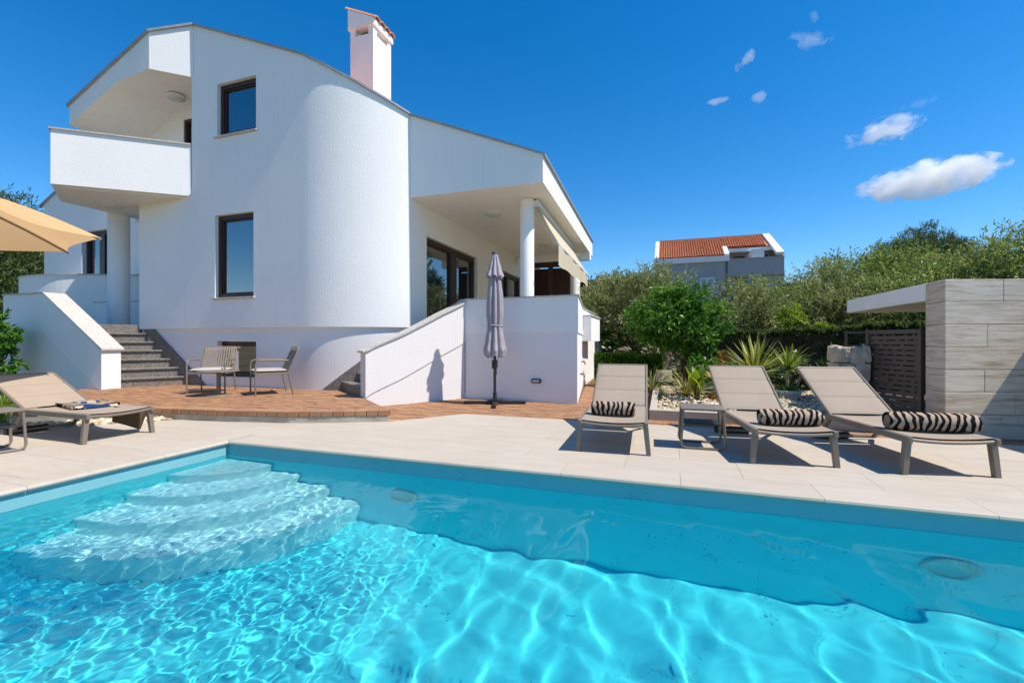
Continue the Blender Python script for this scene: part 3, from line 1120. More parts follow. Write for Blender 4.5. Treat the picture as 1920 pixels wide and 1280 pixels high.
W0 = (-10.97, FY)
W1 = (-6.42, FY)
upper_hole = (W0[0] * -1 - 8.64, W0[0] * -1 - 7.605, 5.18, 6.25)
lower_hole = (W0[0] * -1 - 8.70, W0[0] * -1 - 7.67, 1.925, 3.60)
mb = V()
# below the balcony the wall reaches the corner, above it stops at the loggia
mb_top = lambda s: ztop(W0[0] + s)
LOG = -9.36 - W0[0]
def front_top(s):
    return 4.2 if s < LOG - 1e-6 else mb_top(s)
wall_seg(mb, W0, (-9.36, FY), ZL, 4.2)
wall_seg(mb, (-9.36, FY), W1, ZL, lambda s: ztop(-9.36 + s), [(upper_hole[0] - LOG, upper_hole[1] - LOG, *upper_hole[2:]), (lower_hole[0] - LOG, lower_hole[1] - LOG, *lower_hole[2:])], extra=[.07])
ap = arc_pts()
for a, b in zip(ap, ap[1:]):
    mb.add([(*a, ZL), (*b, ZL), (*b, ztop(b[0])), (*a, ztop(a[0]))], [(0, 1, 2, 3)], True)
# west end, loggia cheek and underside of the ledge
mb.add([(-10.97, 12, ZL), (-10.97, FY, ZL), (-10.97, FY, 4.2), (-10.97, 12, 4.2)], [(0, 1, 2, 3)])
mb.add([(-9.36, 12, 4.2), (-9.36, FY, 4.2), (-9.36, FY, ztop(-9.36)), (-9.36, 12, ztop(-9.36))], [(0, 1, 2, 3)])
mb.add([(-10.97, FY, ZL), (-6.42, FY, ZL), (-6.42, FY + .2, ZL), (-10.97, FY + .2, ZL)], [(0, 1, 2, 3)])
ai = arc_pts(-.2)
for a, b, c, d in zip(ap, ap[1:], ai[1:], ai):
    mb.add([(*a, ZL), (*b, ZL), (*c, ZL), (*d, ZL)], [(0, 1, 2, 3)])
front = mb.build('front_wall', MT['stucco'], villa)
front.data.polygons.foreach_set('use_smooth', [p.use_smooth for p in front.data.polygons])
window(villa, W0, W1, upper_hole)
window(villa, W0, W1, lower_hole)

# ---- plinth, set back under the ledge
PYY = FY + .05
p0, p1 = (-10.95, PYY), (-6.42, PYY)
base_hole = (10.95 - 8.70, 10.95 - 7.66, .34, 1.055)
mb = V()
wall_seg(mb, p0, p1, .10, ZL + .03, [base_hole], .2)
pa = arc_pts(-.05)
for a, b in zip(pa, pa[1:]):
    mb.add([(*a, .05), (*b, .05), (*b, ZL + .03), (*a, ZL + .03)], [(0, 1, 2, 3)], True)
mb.build('plinth', MT['stucco_low'], villa)
window(villa, p0, p1, base_hole, depth=.16, frame=.075, sill=False)

# ---- east wall with the terrace doors
EX = -4.68
E0, E1 = (EX, ap[-1][1]), (EX + .0, 15.2)
ey = E0[1]
door1 = (8.22 - ey, 10.83 - ey, 1.30, 3.21)
door2 = (12.2 - ey, 14.6 - ey, 1.30, 3.18)
mb = V()
wall_seg(mb, E0, E1, 1.2, 3.85, [door1, door2], .18)
wall_seg(mb, E0, E1, 3.845, 5.37)
mb.add([(EX, 15.0, 1.2), (-4.15, 15.0, 1.2), (-4.15, 15.0, 3.8), (EX, 15.0, 3.8)], [(3, 2, 1, 0)])
mb.build('east_wall', MT['smooth_white'], villa)
window(villa, E0, E1, door1, depth=.14, frame=.10, mull=[(9.62 - ey, .26)], sill=False, name='terrace_door')
window(villa, E0, E1, door2, depth=.14, frame=.10, mull=[(13.4 - ey, .12)], sill=False, name='terrace_door')

# ---- roof over the porch: deep fascia, soffit and zinc edge
x1a, x1b = -2.05, -2.33
mb = V()
mb.add([(EX - .0, 7.6, 3.81), (x1a, 7.6, 3.81), (x1a, 7.6, ztop(x1a)), (EX, 7.6, ztop(EX))], [(0, 1, 2, 3)])
mb.add([(x1a, 7.6, 3.81), (x1b, 14.8, 3.81), (x1b, 14.8, 4.27), (x1a, 7.6, ztop(x1a))], [(0, 1, 2, 3)])
mb.add([(x1b, 14.8, 3.81), (EX, 14.8, 3.81), (EX, 14.8, 5.3), (x1b, 14.8, 4.27)], [(0, 1, 2, 3)])
mb.add([(EX, 7.6, ztop(EX) - .02), (x1a, 7.6, ztop(x1a) - .02), (x1b, 14.8, 4.25), (EX, 14.8, 5.3)], [(0, 1, 2, 3)])
mb.build('porch_roof', MT['stucco'], villa)
mb = V()
mb.add([(EX, 7.6, 3.812), (x1a, 7.6, 3.812), (x1b, 14.8, 3.812), (EX, 14.8, 3.812)], [(3, 2, 1, 0)])
mb.build('soffit', MT['soffit'], villa)

# ---- main roof planes (slope away behind the parapet line)
mb = V()
ridge = [(-9.29, FY, 7.60)]
fr_pts = [(-9.29, FY)] + [(-6.48, FY)] + ap[2:]
for a, b in zip(fr_pts, fr_pts[1:]):
    mb.add([(*a, ztop(a[0]) - .01), (*b, ztop(b[0]) - .01), (b[0], 14.8, ztop(b[0]) - .01), (a[0], 14.8, ztop(a[0]) - .01)], [(0, 1, 2, 3)])
mb.add([(-9.29, FY, 7.59), (-9.29, 14.8, 7.59), (-12.54, 14.8, 6.26), (-12.54, 9.3, 6.26)], [(0, 1, 2, 3)])
mb.build('roof', MT['roof_tile'], villa)

# left roof overhang above the loggia
A3, B3, C3 = (-9.31, FY - .004), (-9.96, 6.30), (-12.54, 6.30)
zs = lambda x: 7.60 - (-9.29 - x) * (7.60 - 6.27) / 3.25
mb = V()
mb.add([(*B3, 6.58), (*A3, 6.52), (*A3, ztop(A3[0])), (*B3, zs(B3[0]))], [(0, 1, 2, 3)])            # chamfered corner piece
mb.add([(*C3, 5.83), (-10.95, 6.30, 6.50), (*B3, 6.58), (*B3, zs(B3[0])), (*C3, zs(C3[0]))], [(0, 1, 2, 3, 4)])   # sloping fascia
mb.add([(-12.54, 12, 5.83), (*C3, 5.83), (*C3, zs(C3[0])), (-12.54, 12, zs(C3[0]))], [(0, 1, 2, 3)])
mb.add([(*C3, zs(C3[0])), (*B3, zs(B3[0])), (*A3, 7.58), (-9.29, 12, 7.58), (-12.54, 12, zs(-12.54))], [(0, 1, 2, 3, 4)])
mb.build('loggia_roof', MT['stucco'], villa)
mb = V()
mb.add([(*C3, 5.832), (-10.95, 6.30, 6.502), (-10.95, 9.0, 6.502), (-12.54, 9.0, 5.832)], [(3, 2, 1, 0)])
mb.add([(-10.95, 6.30, 6.502), (*B3, 6.582), (*A3, 6.522), (-9.36, 9.0, 6.52), (-10.95, 9.0, 6.502)], [(4, 3, 2, 1, 0)])
mb.build('loggia_ceiling', MT['soffit'], villa)
mb = V()
L0, L1 = (-12.52, 7.6), (-9.37, 7.6)
lh = (12.52 - 10.82, 12.52 - 9.75, 4.30, 6.28)
wall_seg(mb, L0, L1, 4.0, lambda s: min(6.505, 5.835 + s * .427), [lh], .10, extra=[1.57])
mb.build('loggia_back_wall', MT['smooth_white'], villa)
window(villa, L0, L1, lh, depth=.07, frame=.07, sill=False, name='balcony_door')

# zinc flashing along the roof edges
def flashing(pts, w=.05, h=.035):
    mb = V()
    for a, b in zip(pts, pts[1:]):
        mb.bar(a, b, w, h)
    mb.build('roof_flashing', MT['flash'], villa)
o_ = .018
flashing([(-9.31, FY - o_, 7.615)] + [(x, FY - o_, ztop(x) + .015) for x in (-8, -6.48)] + [(ARC_C[0] + (ARC_R + o_) * math.sin(R(a)), ARC_C[1] - (ARC_R + o_) * math.cos(R(a)), ztop(ARC_C[0] + ARC_R * math.sin(R(a))) + .015) for a in range(4, 53, 4)] + [(EX, 7.6 - o_, ztop(EX) + .015)])
flashing([(EX, 7.6 - o_, ztop(EX) + .015), (x1a + o_, 7.6 - o_, ztop(x1a) + .015), (x1b + o_, 14.8, 4.285)])
flashing([(-9.30, FY - o_, 7.615), (-9.96, 6.30 - o_, zs(-9.96) + .015), (-12.57, 6.30 - o_, zs(-12.57) + .012), (-12.57, 11.5, zs(-12.57) + .012)], .05, .045)

# ---- chamfered balcony
BA, BB, BC, BD = (-9.37, FY - .003), (-11.18, 5.33), (-12.40, 6.08), (-12.41, 8.8)
def inward(poly, t):
    """offset of an open polyline to its left by t (mitred)"""
    out = []
    for i, p in enumerate(poly):
        n = []
        if i > 0:
            n.append(left_of(poly[i - 1], p)[2:])
        if i < len(poly) - 1:
            n.append(left_of(p, poly[i + 1])[2:])
        m = Vector((sum(a[0] for a in n), sum(a[1] for a in n))).normalized()
        k = t / max(.3, m.dot(Vector(n[0])))
        out.append((p[0] + m.x * k, p[1] + m.y * k))
    return out
line = [BA, BB, BC, BD]
inn_ = inward(line[::-1], .14)[::-1]
mb = V()
for i in range(3):
    a, b, c, d = line[i], line[i + 1], inn_[i + 1], inn_[i]
    mb.add([(*b, 4.07), (*a, 4.07), (*a, 5.12), (*b, 5.12)], [(0, 1, 2, 3)])
    mb.add([(*c, 4.25), (*d, 4.25), (*d, 5.12), (*c, 5.12)], [(3, 2, 1, 0)])
    mb.add([(*a, 5.12), (*d, 5.12), (*c, 5.12), (*b, 5.12)], [(0, 1, 2, 3)])
mb.add([(*BA, 4.07), (*BB, 4.07), (*BC, 4.07), (*BD, 4.07), (-9.37, 8.8, 4.07)], [(0, 1, 2, 3, 4)])
mb.add([(*BA, 4.25), (*BB, 4.25), (*BC, 4.25), (*BD, 4.25), (-9.37, 8.8, 4.25)], [(4, 3, 2, 1, 0)])
balcony = mb.build('balcony', MT['stucco'], villa)
cl = inward(line[::-1], -.03)[::-1]
ci = inward(line[::-1], .16)[::-1]
cb = V()
for i in range(3):
    a, b, c, d = cl[i], cl[i + 1], ci[i + 1], ci[i]
    cb.prism([a, b, c, d], 5.12, 5.15)
cb.build('coping', MT['granite_light'], balcony)
# soffit boards parallel to the chamfer
du = (Vector(BB) - Vector(BA)).normalized()
dn = Vector((du.y, -du.x)) * -1
if dn.dot(Vector((-11.5, 7.5)) - Vector(BA)) < 0:
    dn = -dn
bound = [toward(left_of(BB, BC), (-11.3, 7)), toward(left_of(BC, BD), (-11.3, 7)), (0, FY + .9, 0, -1), (-9.5, 0, -1, 0)]
bound = [(px + nx * .16, py + ny * .16, nx, ny) for px, py, nx, ny in bound[:2]] + bound[2:]
bw = .155
for i in range(11):
    t0 = .12 + i * bw
    a, b = Vector(BA) + dn * t0 + du * -1.5, Vector(BA) + dn * (t0 + bw - .022) + du * -1.5
    poly = clip([tuple(a), tuple(a + du * 6), tuple(b + du * 6), tuple(b)], bound)
    if len(poly) >= 3 and area(poly) > .01:
        V().prism(poly, 4.045, 4.069).build('soffit_board', MT['soffit'], balcony)

def ceiling_light(x, y, z, r=.16):
    mb = MB(VO)
    mb.lathe((x, y, z), [(r, -.002), (r, -.045), (r * .97, -.06), (r * .6, -.075), (.01, -.08)], 24)
    o = mb.build('ceiling_light', MT['light_glass'], villa)
    MB(VO).lathe((x, y, z), [(r * 1.06, 0), (r * 1.08, -.02), (r * 1.01, -.03)], 24).build('light_ring', MT['alu_white'], o)
ceiling_light(-11.55, 6.55, 4.045, .19)
ceiling_light(-10.35, 7.1, 6.50, .17)
ceiling_light(-3.55, 9.1, 3.812, .17)
ceiling_light(-3.3, 12.4, 3.812, .17)

# ---- round columns
def column(x, y, z0, z1, r):
    mb = MB(VO)
    mb.lathe((x, y, 0), [(r, z0), (r, z1 - .16), (r * .985, z1 - .155), (r * .985, z1 - .13), (r * 1.0, z1 - .125), (r, z1 - .004)], 32)
    mb.build('column', MT['stucco'], villa)
column(-2.60, 8.46, 1.3, 3.81, .14)
column(-2.72, 13.9, 1.3, 3.81, .15)
column(-12.35, 7.15, 1.3, 4.07, .21)

# ---- porch terrace: retaining wall, parapet, coping
PR0, PR1 = (-3.56, 7.68), (-1.44, 7.545)
PR2, PR3 = (-1.90, 10.6), (-2.08, 15.2)
mb = V()
loop = [PR0, PR1, PR2, PR3, (-3.6, 15.2), (-3.68, 7.9)]
mb.prism(loop, -.02, 1.22)
mb.build('terrace_wall', MT['stucco_low'], villa)
mb = V()
out3 = inward([PR0, PR1, PR2, PR3], -.015)
in3 = inward([PR0, PR1, PR2, PR3], .2)
for i in range(3):
    mb.prism([out3[i], out3[i + 1], in3[i + 1], in3[i]], 1.20, 1.815)
mb.build('parapet', MT['stucco'], villa)
mb = V()
out4 = inward([PR0, PR1, PR2, PR3], -.035)
in4 = inward([PR0, PR1, PR2, PR3], .225)
for i in range(3):
    mb.prism([out4[i], out4[i + 1], in4[i + 1], in4[i]], 1.815, 1.838)
mb.build('coping', MT['granite_light'], villa)
mb = V()
mb.prism([(EX, 7.7), (-1.65, 7.75), (-2.2, 15), (EX, 15)], 1.22, 1.30)
mb.build('porch_floor', MT['deck'], villa)
mb = V()
mb.box((-1.93, 10.25, 1.06), (-1.64, 11.6, 1.62))
fb = mb.build('flower_box', MT['stucco'], villa)
V().box((-1.95, 10.23, 1.62), (-1.62, 11.62, 1.65)).build('coping', MT['granite_light'], fb)
# garden taps on the east wall, wall light on the front
for (y, z) in ((9.6, .62), (8.7, .42)):
    x = -1.44 - .46 * (y - 7.565) / 3.035 + .006
    mb = V()
    mb.tube([(x, y, z), (x + .07, y, z), (x + .08, y, z - .06)], .014, 8)
    mb.cbox((x + .05, y, z + .03), (.02, .07, .012))
    mb.build('garden_tap', MT['brown_metal'], villa)
dpr = (Vector(PR1) - Vector(PR0)).normalized()
lampc = Vector(PR0) + dpr * 1.40
mb = V()
ang = math.atan2(dpr.y, dpr.x)
mb.cbox((lampc.x + .022 * dpr.y, lampc.y - .022 * dpr.x, .366), (.17, .045, .075), Euler((0, 0, ang)))
wl = mb.build('wall_light', MT['black_metal'], villa, .006)
V().cbox((lampc.x + .046 * dpr.y, lampc.y - .046 * dpr.x, .366), (.12, .01, .03), Euler((0, 0, ang))).build('lens', MT['light_glass'], wl)

# ---- louvred screen at the far end of the porch
LX0, LX1, LY = -4.15, -2.92, 14.0
fr = V()
for x, wd_ in ((LX0 - .02, .10), ((LX0 + LX1) / 2 - .07, .15), (LX1 - .07, .09)):
    fr.box((x, LY, 1.3), (x + wd_, LY + .06, 3.52))
fr.box((LX0, LY - .004, 3.40), (LX1 + .01, LY + .064, 3.56))
louv = fr.build('louvred_screen', MT['wood_dark'], villa)
n = 30
w_ = (LX1 - LX0) / 2 - .08
sl = MB().cbox((0, 0, 0), (w_, .068, .012), Euler((R(-64), 0, 0))).mesh('slat', MT['wood_dark'])
for k in range(2):
    for i in range(n):
        child('slat', sl, louv, (LX0 + .08 + w_ / 2 + k * (w_ + .07) - VO[0], LY + .03 - VO[1], 1.36 + i * .068))
V().box((LX0 - .5, LY - .03, 3.57), (x1b + .05, LY + .2, 3.808)).build('beam', MT['smooth_white'], villa)
# a yellow seat cover glimpsed behind the parapet
# ---- drop-arm awning under the east eave
aw = V()
cx0, cx1 = (-2.42, 8.43), (-2.60, 12.6)
aw.bar((*cx0, 3.72), (*cx1, 3.72), .13, .12)
aw.bar((cx0[0] + .02, cx0[1], 3.80), (cx1[0] + .02, cx1[1], 3.80), .03, .03)
awn = aw.build('awning', MT['alu_white'], villa, .02, 2)
f0, f1 = (-1.98, 8.42), (-2.10, 12.5)
mb = V()
top0, top1 = Vector((cx0[0] + .05, cx0[1] + .03, 3.68)), Vector((cx1[0] + .05, cx1[1] - .03, 3.68))
bot0, bot1 = Vector((f0[0], f0[1] + .02, 2.92)), Vector((f1[0], f1[1] - .02, 2.88))
def awf(u, v):
    a = top0.lerp(top1, u)
    b = bot0.lerp(bot1, u)
    p = a.lerp(b, v)
    p.z -= .03 * math.sin(math.pi * v)
    return p
mb.grid(awf, 14, 8)
mb.build('awning_cloth', MT['awning'], awn)
mb = V()
def val(u, v):
    a = bot0.lerp(bot1, u)
    return Vector((a.x + .012 + .012 * math.sin(u * 24), a.y, a.z - .02 - v * (.30 + .02 * math.sin(u * 22)) - .10 * v * (1 - u)))
mb.grid(val, 40, 4)
mb.build('valance', MT['awning'], awn)
mb = V()
mb.bar((f0[0], f0[1], 2.92), (f1[0], f1[1], 2.88), .045, .05)
mb.build('front_bar', MT['alu_white'], awn, .01)
for (c, f, z) in ((cx0, f0, 2.92), (cx1, f1, 2.88)):
    mb = V()
    m_ = Vector(((c[0] + f[0]) / 2 - .04, (c[1] + f[1]) / 2, 3.2))
    mb.bar((c[0] - .02, c[1] + .08, 3.62), (f[0] - .03, f[1] + .06, z), .05, .09)
    mb.build('arm', MT['awning'], awn, .01)

# ---- chimney with a tiled cap
mb = V()
mb.box((-6.79, 8.5, 5.4), (-6.18, 9.18, 7.90))
mb.box((-6.79, 8.5, 7.90), (-6.66, 8.63, 8.06)).box((-6.31, 8.5, 7.90), (-6.18, 8.63, 8.06)).box((-6.79, 9.05, 7.90), (-6.66, 9.18, 8.06)).box((-6.31, 9.05, 7.90), (-6.18, 9.18, 8.06))
chim = mb.build('chimney', MT['stucco'], villa)
V().box((-6.62, 8.67, 7.80), (-6.35, 9.01, 8.06)).build('flue', MT['black_metal'], chim)
mb = V()
a = [(-6.83, 8.46), (-6.14, 8.46), (-6.14, 9.22), (-6.83, 9.22)]
mb.prism(a, 8.06, [8.53, 8.20, 8.20, 8.53])
mb.build('chimney_cap', MT['stucco'], chim)
for i in range(4):
    y = 8.46 + .095 + i * .19
    mb = V()
    m = []
    for xx, zz in ((-6.90, 8.565), (-6.09, 8.185)):
        m.append([(xx, y + .10 * math.cos(R(t)), zz + .075 * math.sin(R(t))) for t in range(0, 181, 20)])
    k = len(m[0])
    mb.add(m[0] + m[1], [(j, j + 1, k + j + 1, k + j) for j in range(k - 1)], True)
    m2 = [[(p[0], y + (p[1] - y) * .85, p[2] - .014) for p in r_] for r_ in m]
    mb.add(m2[0] + m2[1], [(j, k + j, k + j + 1, j + 1) for j in range(k - 1)], True)
    for s in (0, 1):
        mb.add(m[s] + m2[s], [(j, j + 1, k + j + 1, k + j) for j in range(k - 1)])
    mb.build('roof_tile', MT['roof_tile'], chim)

# ---- west wing behind the landing, with its round balcony
mb = V()
WW0, WW1 = (-19.0, 8.9), (-10.97, 8.9)
wh = (19.0 - 17.1, 19.0 - 14.9, 2.05, 4.42)
wall_seg(mb, WW0, WW1, .4, lambda s: min(7.4, 5.42 + s * .46), [wh], .22, extra=[4.4])
mb.add([(-19.0, 14, .4), (-19.0, 8.9, .4), (-19.0, 8.9, 5.42), (-19.0, 14, 5.42)], [(0, 1, 2, 3)])
mb.build('west_wing_wall', MT['stucco'], villa)
window(villa, WW0, WW1, wh, depth=.17, frame=.10, mull=[(19 - 16.35, .24), (19 - 15.6, .1)], sill=False, name='balcony_door')
mb = V()
mb.bar((-19.15, 8.87, 5.40), (-14.7, 8.87, 5.40 + 4.45 * .46), .08, .05)
mb.build('roof_flashing', MT['flash'], villa)
arcw = [(-17.9, 8.9), (-17.88, 8.2), (-17.6, 7.72), (-17.0, 7.45), (-16.3, 7.36), (-15.4, 7.45), (-14.5, 7.80), (-13.6, 8.2), (-12.7, 8.6)]
def smooth_line(pts, n):
    out = []
    for i in range(len(pts) - 1):
        p0_, p1_, p2_, p3_ = pts[max(i - 1, 0)], pts[i], pts[i + 1], pts[min(i + 2, len(pts) - 1)]
        for k in range(n):
            t = k / n
            out.append(tuple(.5 * ((2 * p1_[j]) + (-p0_[j] + p2_[j]) * t + (2 * p0_[j] - 5 * p1_[j] + 4 * p2_[j] - p3_[j]) * t * t + (-p0_[j] + 3 * p1_[j] - 3 * p2_[j] + p3_[j]) * t ** 3) for j in (0, 1)))
    out.append(pts[-1])
    return out
arcs = smooth_line(arcw, 5)
ain = inward(arcs, .15)
mb = V()
for a, b, c, d in zip(arcs, arcs[1:], ain[1:], ain):
    mb.prism([a, b, c, d], .6, 2.82)
wb = mb.build('round_balcony', MT['stucco'], villa)
ao, an = inward(arcs, -.03), inward(arcs, .17)
mb = V()
for a, b, c, d in zip(ao, ao[1:], an[1:], an):
    mb.prism([a, b, c, d], 2.82, 2.85)
mb.build('coping', MT['granite_light'], wb)
mb = V()
mb.prism([(-15.2, 7.75), (-10.98, 8.15), (-10.98, 8.35), (-15.2, 7.95)], 1.3, 2.08)
lw = mb.build('landing_wall', MT['stucco'], villa)
V().prism([(-15.2, 7.73), (-10.98, 8.13), (-10.98, 8.37), (-15.2, 7.97)], 2.08, 2.105).build('coping', MT['granite_light'], lw)

# ================================================================== STAIRS
stair = thing('staircase', 'grey granite steps rising to the left villa entrance behind a sloping white wall', 'staircase', (-10.5, 6.2, 0))
SO = (-10.5, 6.2, 0)
rise, run = .18, .245
for i in range(7):
    z = TZ + rise * (i + 1)
    xl, xr = -10.05 - run * i, -9.52 - run * i
    back_l, back_r = (xl - (run + .08 if i < 6 else 3.5), xr - (run + .08 if i < 6 else 1.42))
    poly = [(xl, 5.842), (xr, 6.785), (back_r, 6.785), (back_l, 5.842)]
    MB(SO).prism([(xl - .02, 5.843), (xr - .02, 6.784), (back_r, 6.784), (back_l, 5.843)], TZ - .02, z - .035).build('riser', MT['granite_dark'], stair)
    MB(SO).prism([(xl + .02, 5.842), (xr + .02, 6.785), (back_r, 6.785), (back_l, 5.842)], z - .035, z).build('tread', MT['granite_dark'], stair, .006, 1)
mb = MB(SO)
mb.prism([(-16.5, 5.85), (-11.3, 5.85), (-10.98, 6.8), (-10.98, 8.2), (-16.5, 8.2)], .1, 1.40)
mb.build('landing', MT['granite_dark'], stair)
# skirting up the house wall
mb = MB(SO)
prof = [(-11.0, 1.40), (-11.0, 1.56), (-10.86, 1.56), (-9.06, .20), (-9.0, TZ + .0), (-9.6, TZ)]
mb.extrude([(x, PYY - .03, z) for x, z in prof], (0, .027, 0))
mb.build('skirting', MT['granite_dark'], stair)
# sloping side wall
sw = [(-10.03, TZ - .2), (-10.03, .885), (-11.80, 2.01), (-13.2, 2.01), (-13.2, -.1)]
mb = MB(SO)
mb.extrude([(x, 5.54, z) for x, z in sw], (0, .30, 0))
swall = mb.build('side_wall', MT['stucco_low'], stair)
mb = MB(SO)
band = [(-10.031, .10), (-10.031, .885), (-11.80, 2.01), (-13.2, 2.01), (-13.2, 1.24), (-11.85, 1.24)]
mb.extrude([(x, 5.522, z) for x, z in band], (0, .017, 0))
mb.build('wall_band', MT['stucco'], swall)
mb = MB(SO)
cp = [(-9.985, .885), (-11.79, 2.012), (-13.22, 2.012), (-13.22, 2.037), (-11.80, 2.037), (-9.985, .915)]
mb.extrude([(x, 5.50, z) for x, z in cp], (0, .37, 0))
mb.build('coping', MT['granite_light'], swall)

# curved stair wall on the right, with its steps behind
cst = thing('curved_staircase', 'curved white stair wall with granite coping climbing to the porch terrace', 'staircase', (-4.2, 6.7, 0))
CO = (-4.2, 6.7, 0)
cl_pts = smooth_line([(-4.557, 6.06), (-4.18, 6.63), (-3.84, 7.18), (-3.535, 7.74)], 8)
n = len(cl_pts)
def cz(t):
    return .87 + .95 * (.97 * t + .03 * t * t)
out_ = cl_pts
in_ = inward(cl_pts, .22)
mb = MB(CO)
for i in range(n - 1):
    a, b, c, d = out_[i], out_[i + 1], in_[i + 1], in_[i]
    za, zb = cz(i / (n - 1)), cz((i + 1) / (n - 1))
    mb.prism([a, b, c, d], -.03, [za, zb, zb, za])
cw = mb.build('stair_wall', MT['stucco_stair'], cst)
mb = MB(CO)
o2 = inward(cl_pts, -.016)
for i in range(n - 1):
    za, zb = cz(i / (n - 1)), cz((i + 1) / (n - 1))
    ca_, cb_ = max(.02, za - .72), max(.02, zb - .72)
    mb.prism([o2[i], o2[i + 1], out_[i + 1], out_[i]], [ca_, cb_, cb_, ca_], [za, zb, zb, za])
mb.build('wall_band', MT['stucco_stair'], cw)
mb = MB(CO)
o3, i3 = inward(cl_pts, -.045), inward(cl_pts, .25)
o3[0] = (o3[0][0] - .03, o3[0][1] - .035)
i3[0] = (i3[0][0] - .03, i3[0][1] - .035)
for i in range(n - 1):
    za, zb = cz(i / (n - 1)), cz((i + 1) / (n - 1))
    mb.prism([o3[i], o3[i + 1], i3[i + 1], i3[i]], [za, zb, zb, za], [za + .03, zb + .03, zb + .03, za + .03])
mb.build('coping', MT['granite_light'], cw)
for i in range(7):
    z = TZ + .165 * (i + 1)
    k = i * .235
    dx_, dy_ = .62, .785
    a = (-4.76 + dx_ * k + .01, 6.18 + dy_ * k)
    b = (-5.70 + dx_ * k, 6.92 + dy_ * k)
    c2, d2 = (b[0] + dx_ * .6, b[1] + dy_ * .6), (a[0] + dx_ * .6, a[1] + dy_ * .6)
    MB(CO).prism([a, d2, c2, b], TZ - .05, z - .035).build('riser', MT['granite_dark'], cst)
    e = .02
    MB(CO).prism([(a[0] - dx_ * e, a[1] - dy_ * e), d2, c2, (b[0] - dx_ * e, b[1] - dy_ * e)], z - .035, z).build('tread', MT['granite_dark'], cst, .006, 1)
mb = MB(CO)
sk = [(ARC_C[0] + (ARC_R - .03) * math.sin(R(t)), ARC_C[1] - (ARC_R - .03) * math.cos(R(t))) for t in range(10, 46, 3)]
so_, si_ = inward(sk, -.0), inward(sk, .05)
for i in range(len(sk) - 1):
    h0, h1 = .17 + i * .085, .17 + (i + 1) * .085
    mb.prism([so_[i], so_[i + 1], si_[i + 1], si_[i]], TZ - .02, [h0, h1, h1, h0])
mb.build('skirting', MT['granite_dark'], cst)

# ================================================================== FURNITURE
def lounger(label, loc, rz, group, tilt=33):
    t = thing('sun_lounger', label, 'sun lounger', loc, rz, group)
    hb = .30
    fr = MB()
    for s in (-1, 1):
        fr.bar((s * .305, -.03, hb - .022), (s * .300, 1.16, hb - .022), .034, .052)
    fr.build('side_rail', MT['frame_taupe'], t, .006)
    # front end bar sags a little
    mb = MB()
    mb.tube([(x * .31, -.012 - .0 * x, hb - .018 - .020 * (1 - x * x)) for x in [-1 + i / 6 for i in range(13)]], .013, 8)
    mb.build('end_bar', MT['frame_taupe'], t)
    mb = MB().bar((-.3, 1.12, hb - .03), (.3, 1.12, hb - .03), .03, .03)
    mb.build('cross_bar', MT['frame_taupe'], t, .004)
    for s in (-1, 1):
        mb = MB()
        mb.extrude([(s * .296 - .024, .0, hb - .006), (s * .296 + .024, .0, hb - .006), (s * .326 + .021, -.005, 0), (s * .326 - .021, -.005, 0)], (0, .045, 0))
        mb.build('leg', MT['frame_taupe'], t, .004)
    # rear U-shaped leg with rubber rollers
    for s in (-1, 1):
        mb = MB().bar((s * .285, 1.10, hb - .03), (s * .275, 1.36, .035), .032, .036)
        mb.build('rear_leg', MT['frame_taupe'], t, .004)
    mb = MB().bar((-.30, 1.37, .034), (.30, 1.37, .034), .036, .03)
    ub = mb.build('foot_bar', MT['frame_taupe'], t, .006)
    mb = MB().tube([(-.31, 1.41, .036), (.05, 1.41, .036)], .035, 12)
    mb.tube([(-.315, 1.41, .036), (-.29, 1.41, .036)], .036, 12)
    mb.build('roller', MT['rubber'], ub)
    # seat sling
    mb = MB()
    def seat(u, v):
        x = (u - .5) * .585
        return Vector((x, .0 + v * 1.07, hb + .006 - .018 * (1 - (2 * u - 1) ** 2) * (1 - .5 * v)))
    mb.grid(seat, 9, 12)
    mb.grid(lambda u, v: seat(1 - u, v) - Vector((0, 0, .012)), 9, 12)
    mb.build('seat_sling', MT['sling'], t)
    # padded back on its tilted frame
    al = R(tilt)
    piv = Vector((0, 1.09, hb + .005))
    ax, nz = Vector((0, math.cos(al), math.sin(al))), Vector((0, -math.sin(al), math.cos(al)))
    mb = MB()
    for s in (-1, 1):
        mb.tube([piv + Vector((s * .302, 0, 0)) + ax * a for a in (-.02, .80)], .016, 8)
    mb.tube([piv + Vector((-.302, 0, 0)) + ax * .80, piv + Vector((.302, 0, 0)) + ax * .80], .016, 8)
    mb.build('back_frame', MT['frame_taupe'], t)
    mb = MB()
    mb.bar(piv + ax * .42 + Vector((0, 0, -.02)), (0, 1.12, hb - .02), .3, .012)
    mb.build('back_strut', MT['frame_taupe'], t)
    L3 = .265
    for k in range(3):
        mb = MB()
        a0, a1 = .012 + k * L3, .012 + (k + 1) * L3 - .002
        def pad(u, v, sgn=1):
            x = (u - .5) * .598
            e = min(u, 1 - u) * 12
            g = min(v, 1 - v) * 14
            h = .010 * min(1, max(.12, e)) ** .5 * min(1, max(.06, g)) ** .5
            return piv + Vector((x, 0, 0)) + ax * (a0 + (a1 - a0) * v) + nz * (h * sgn)
        mb.grid(lambda u, v: pad(u, v), 13, 13)
        mb.grid(lambda u, v: pad(1 - u, v, -.7), 13, 13)
        mb.build('back_panel', MT['sling'], t)
    return t

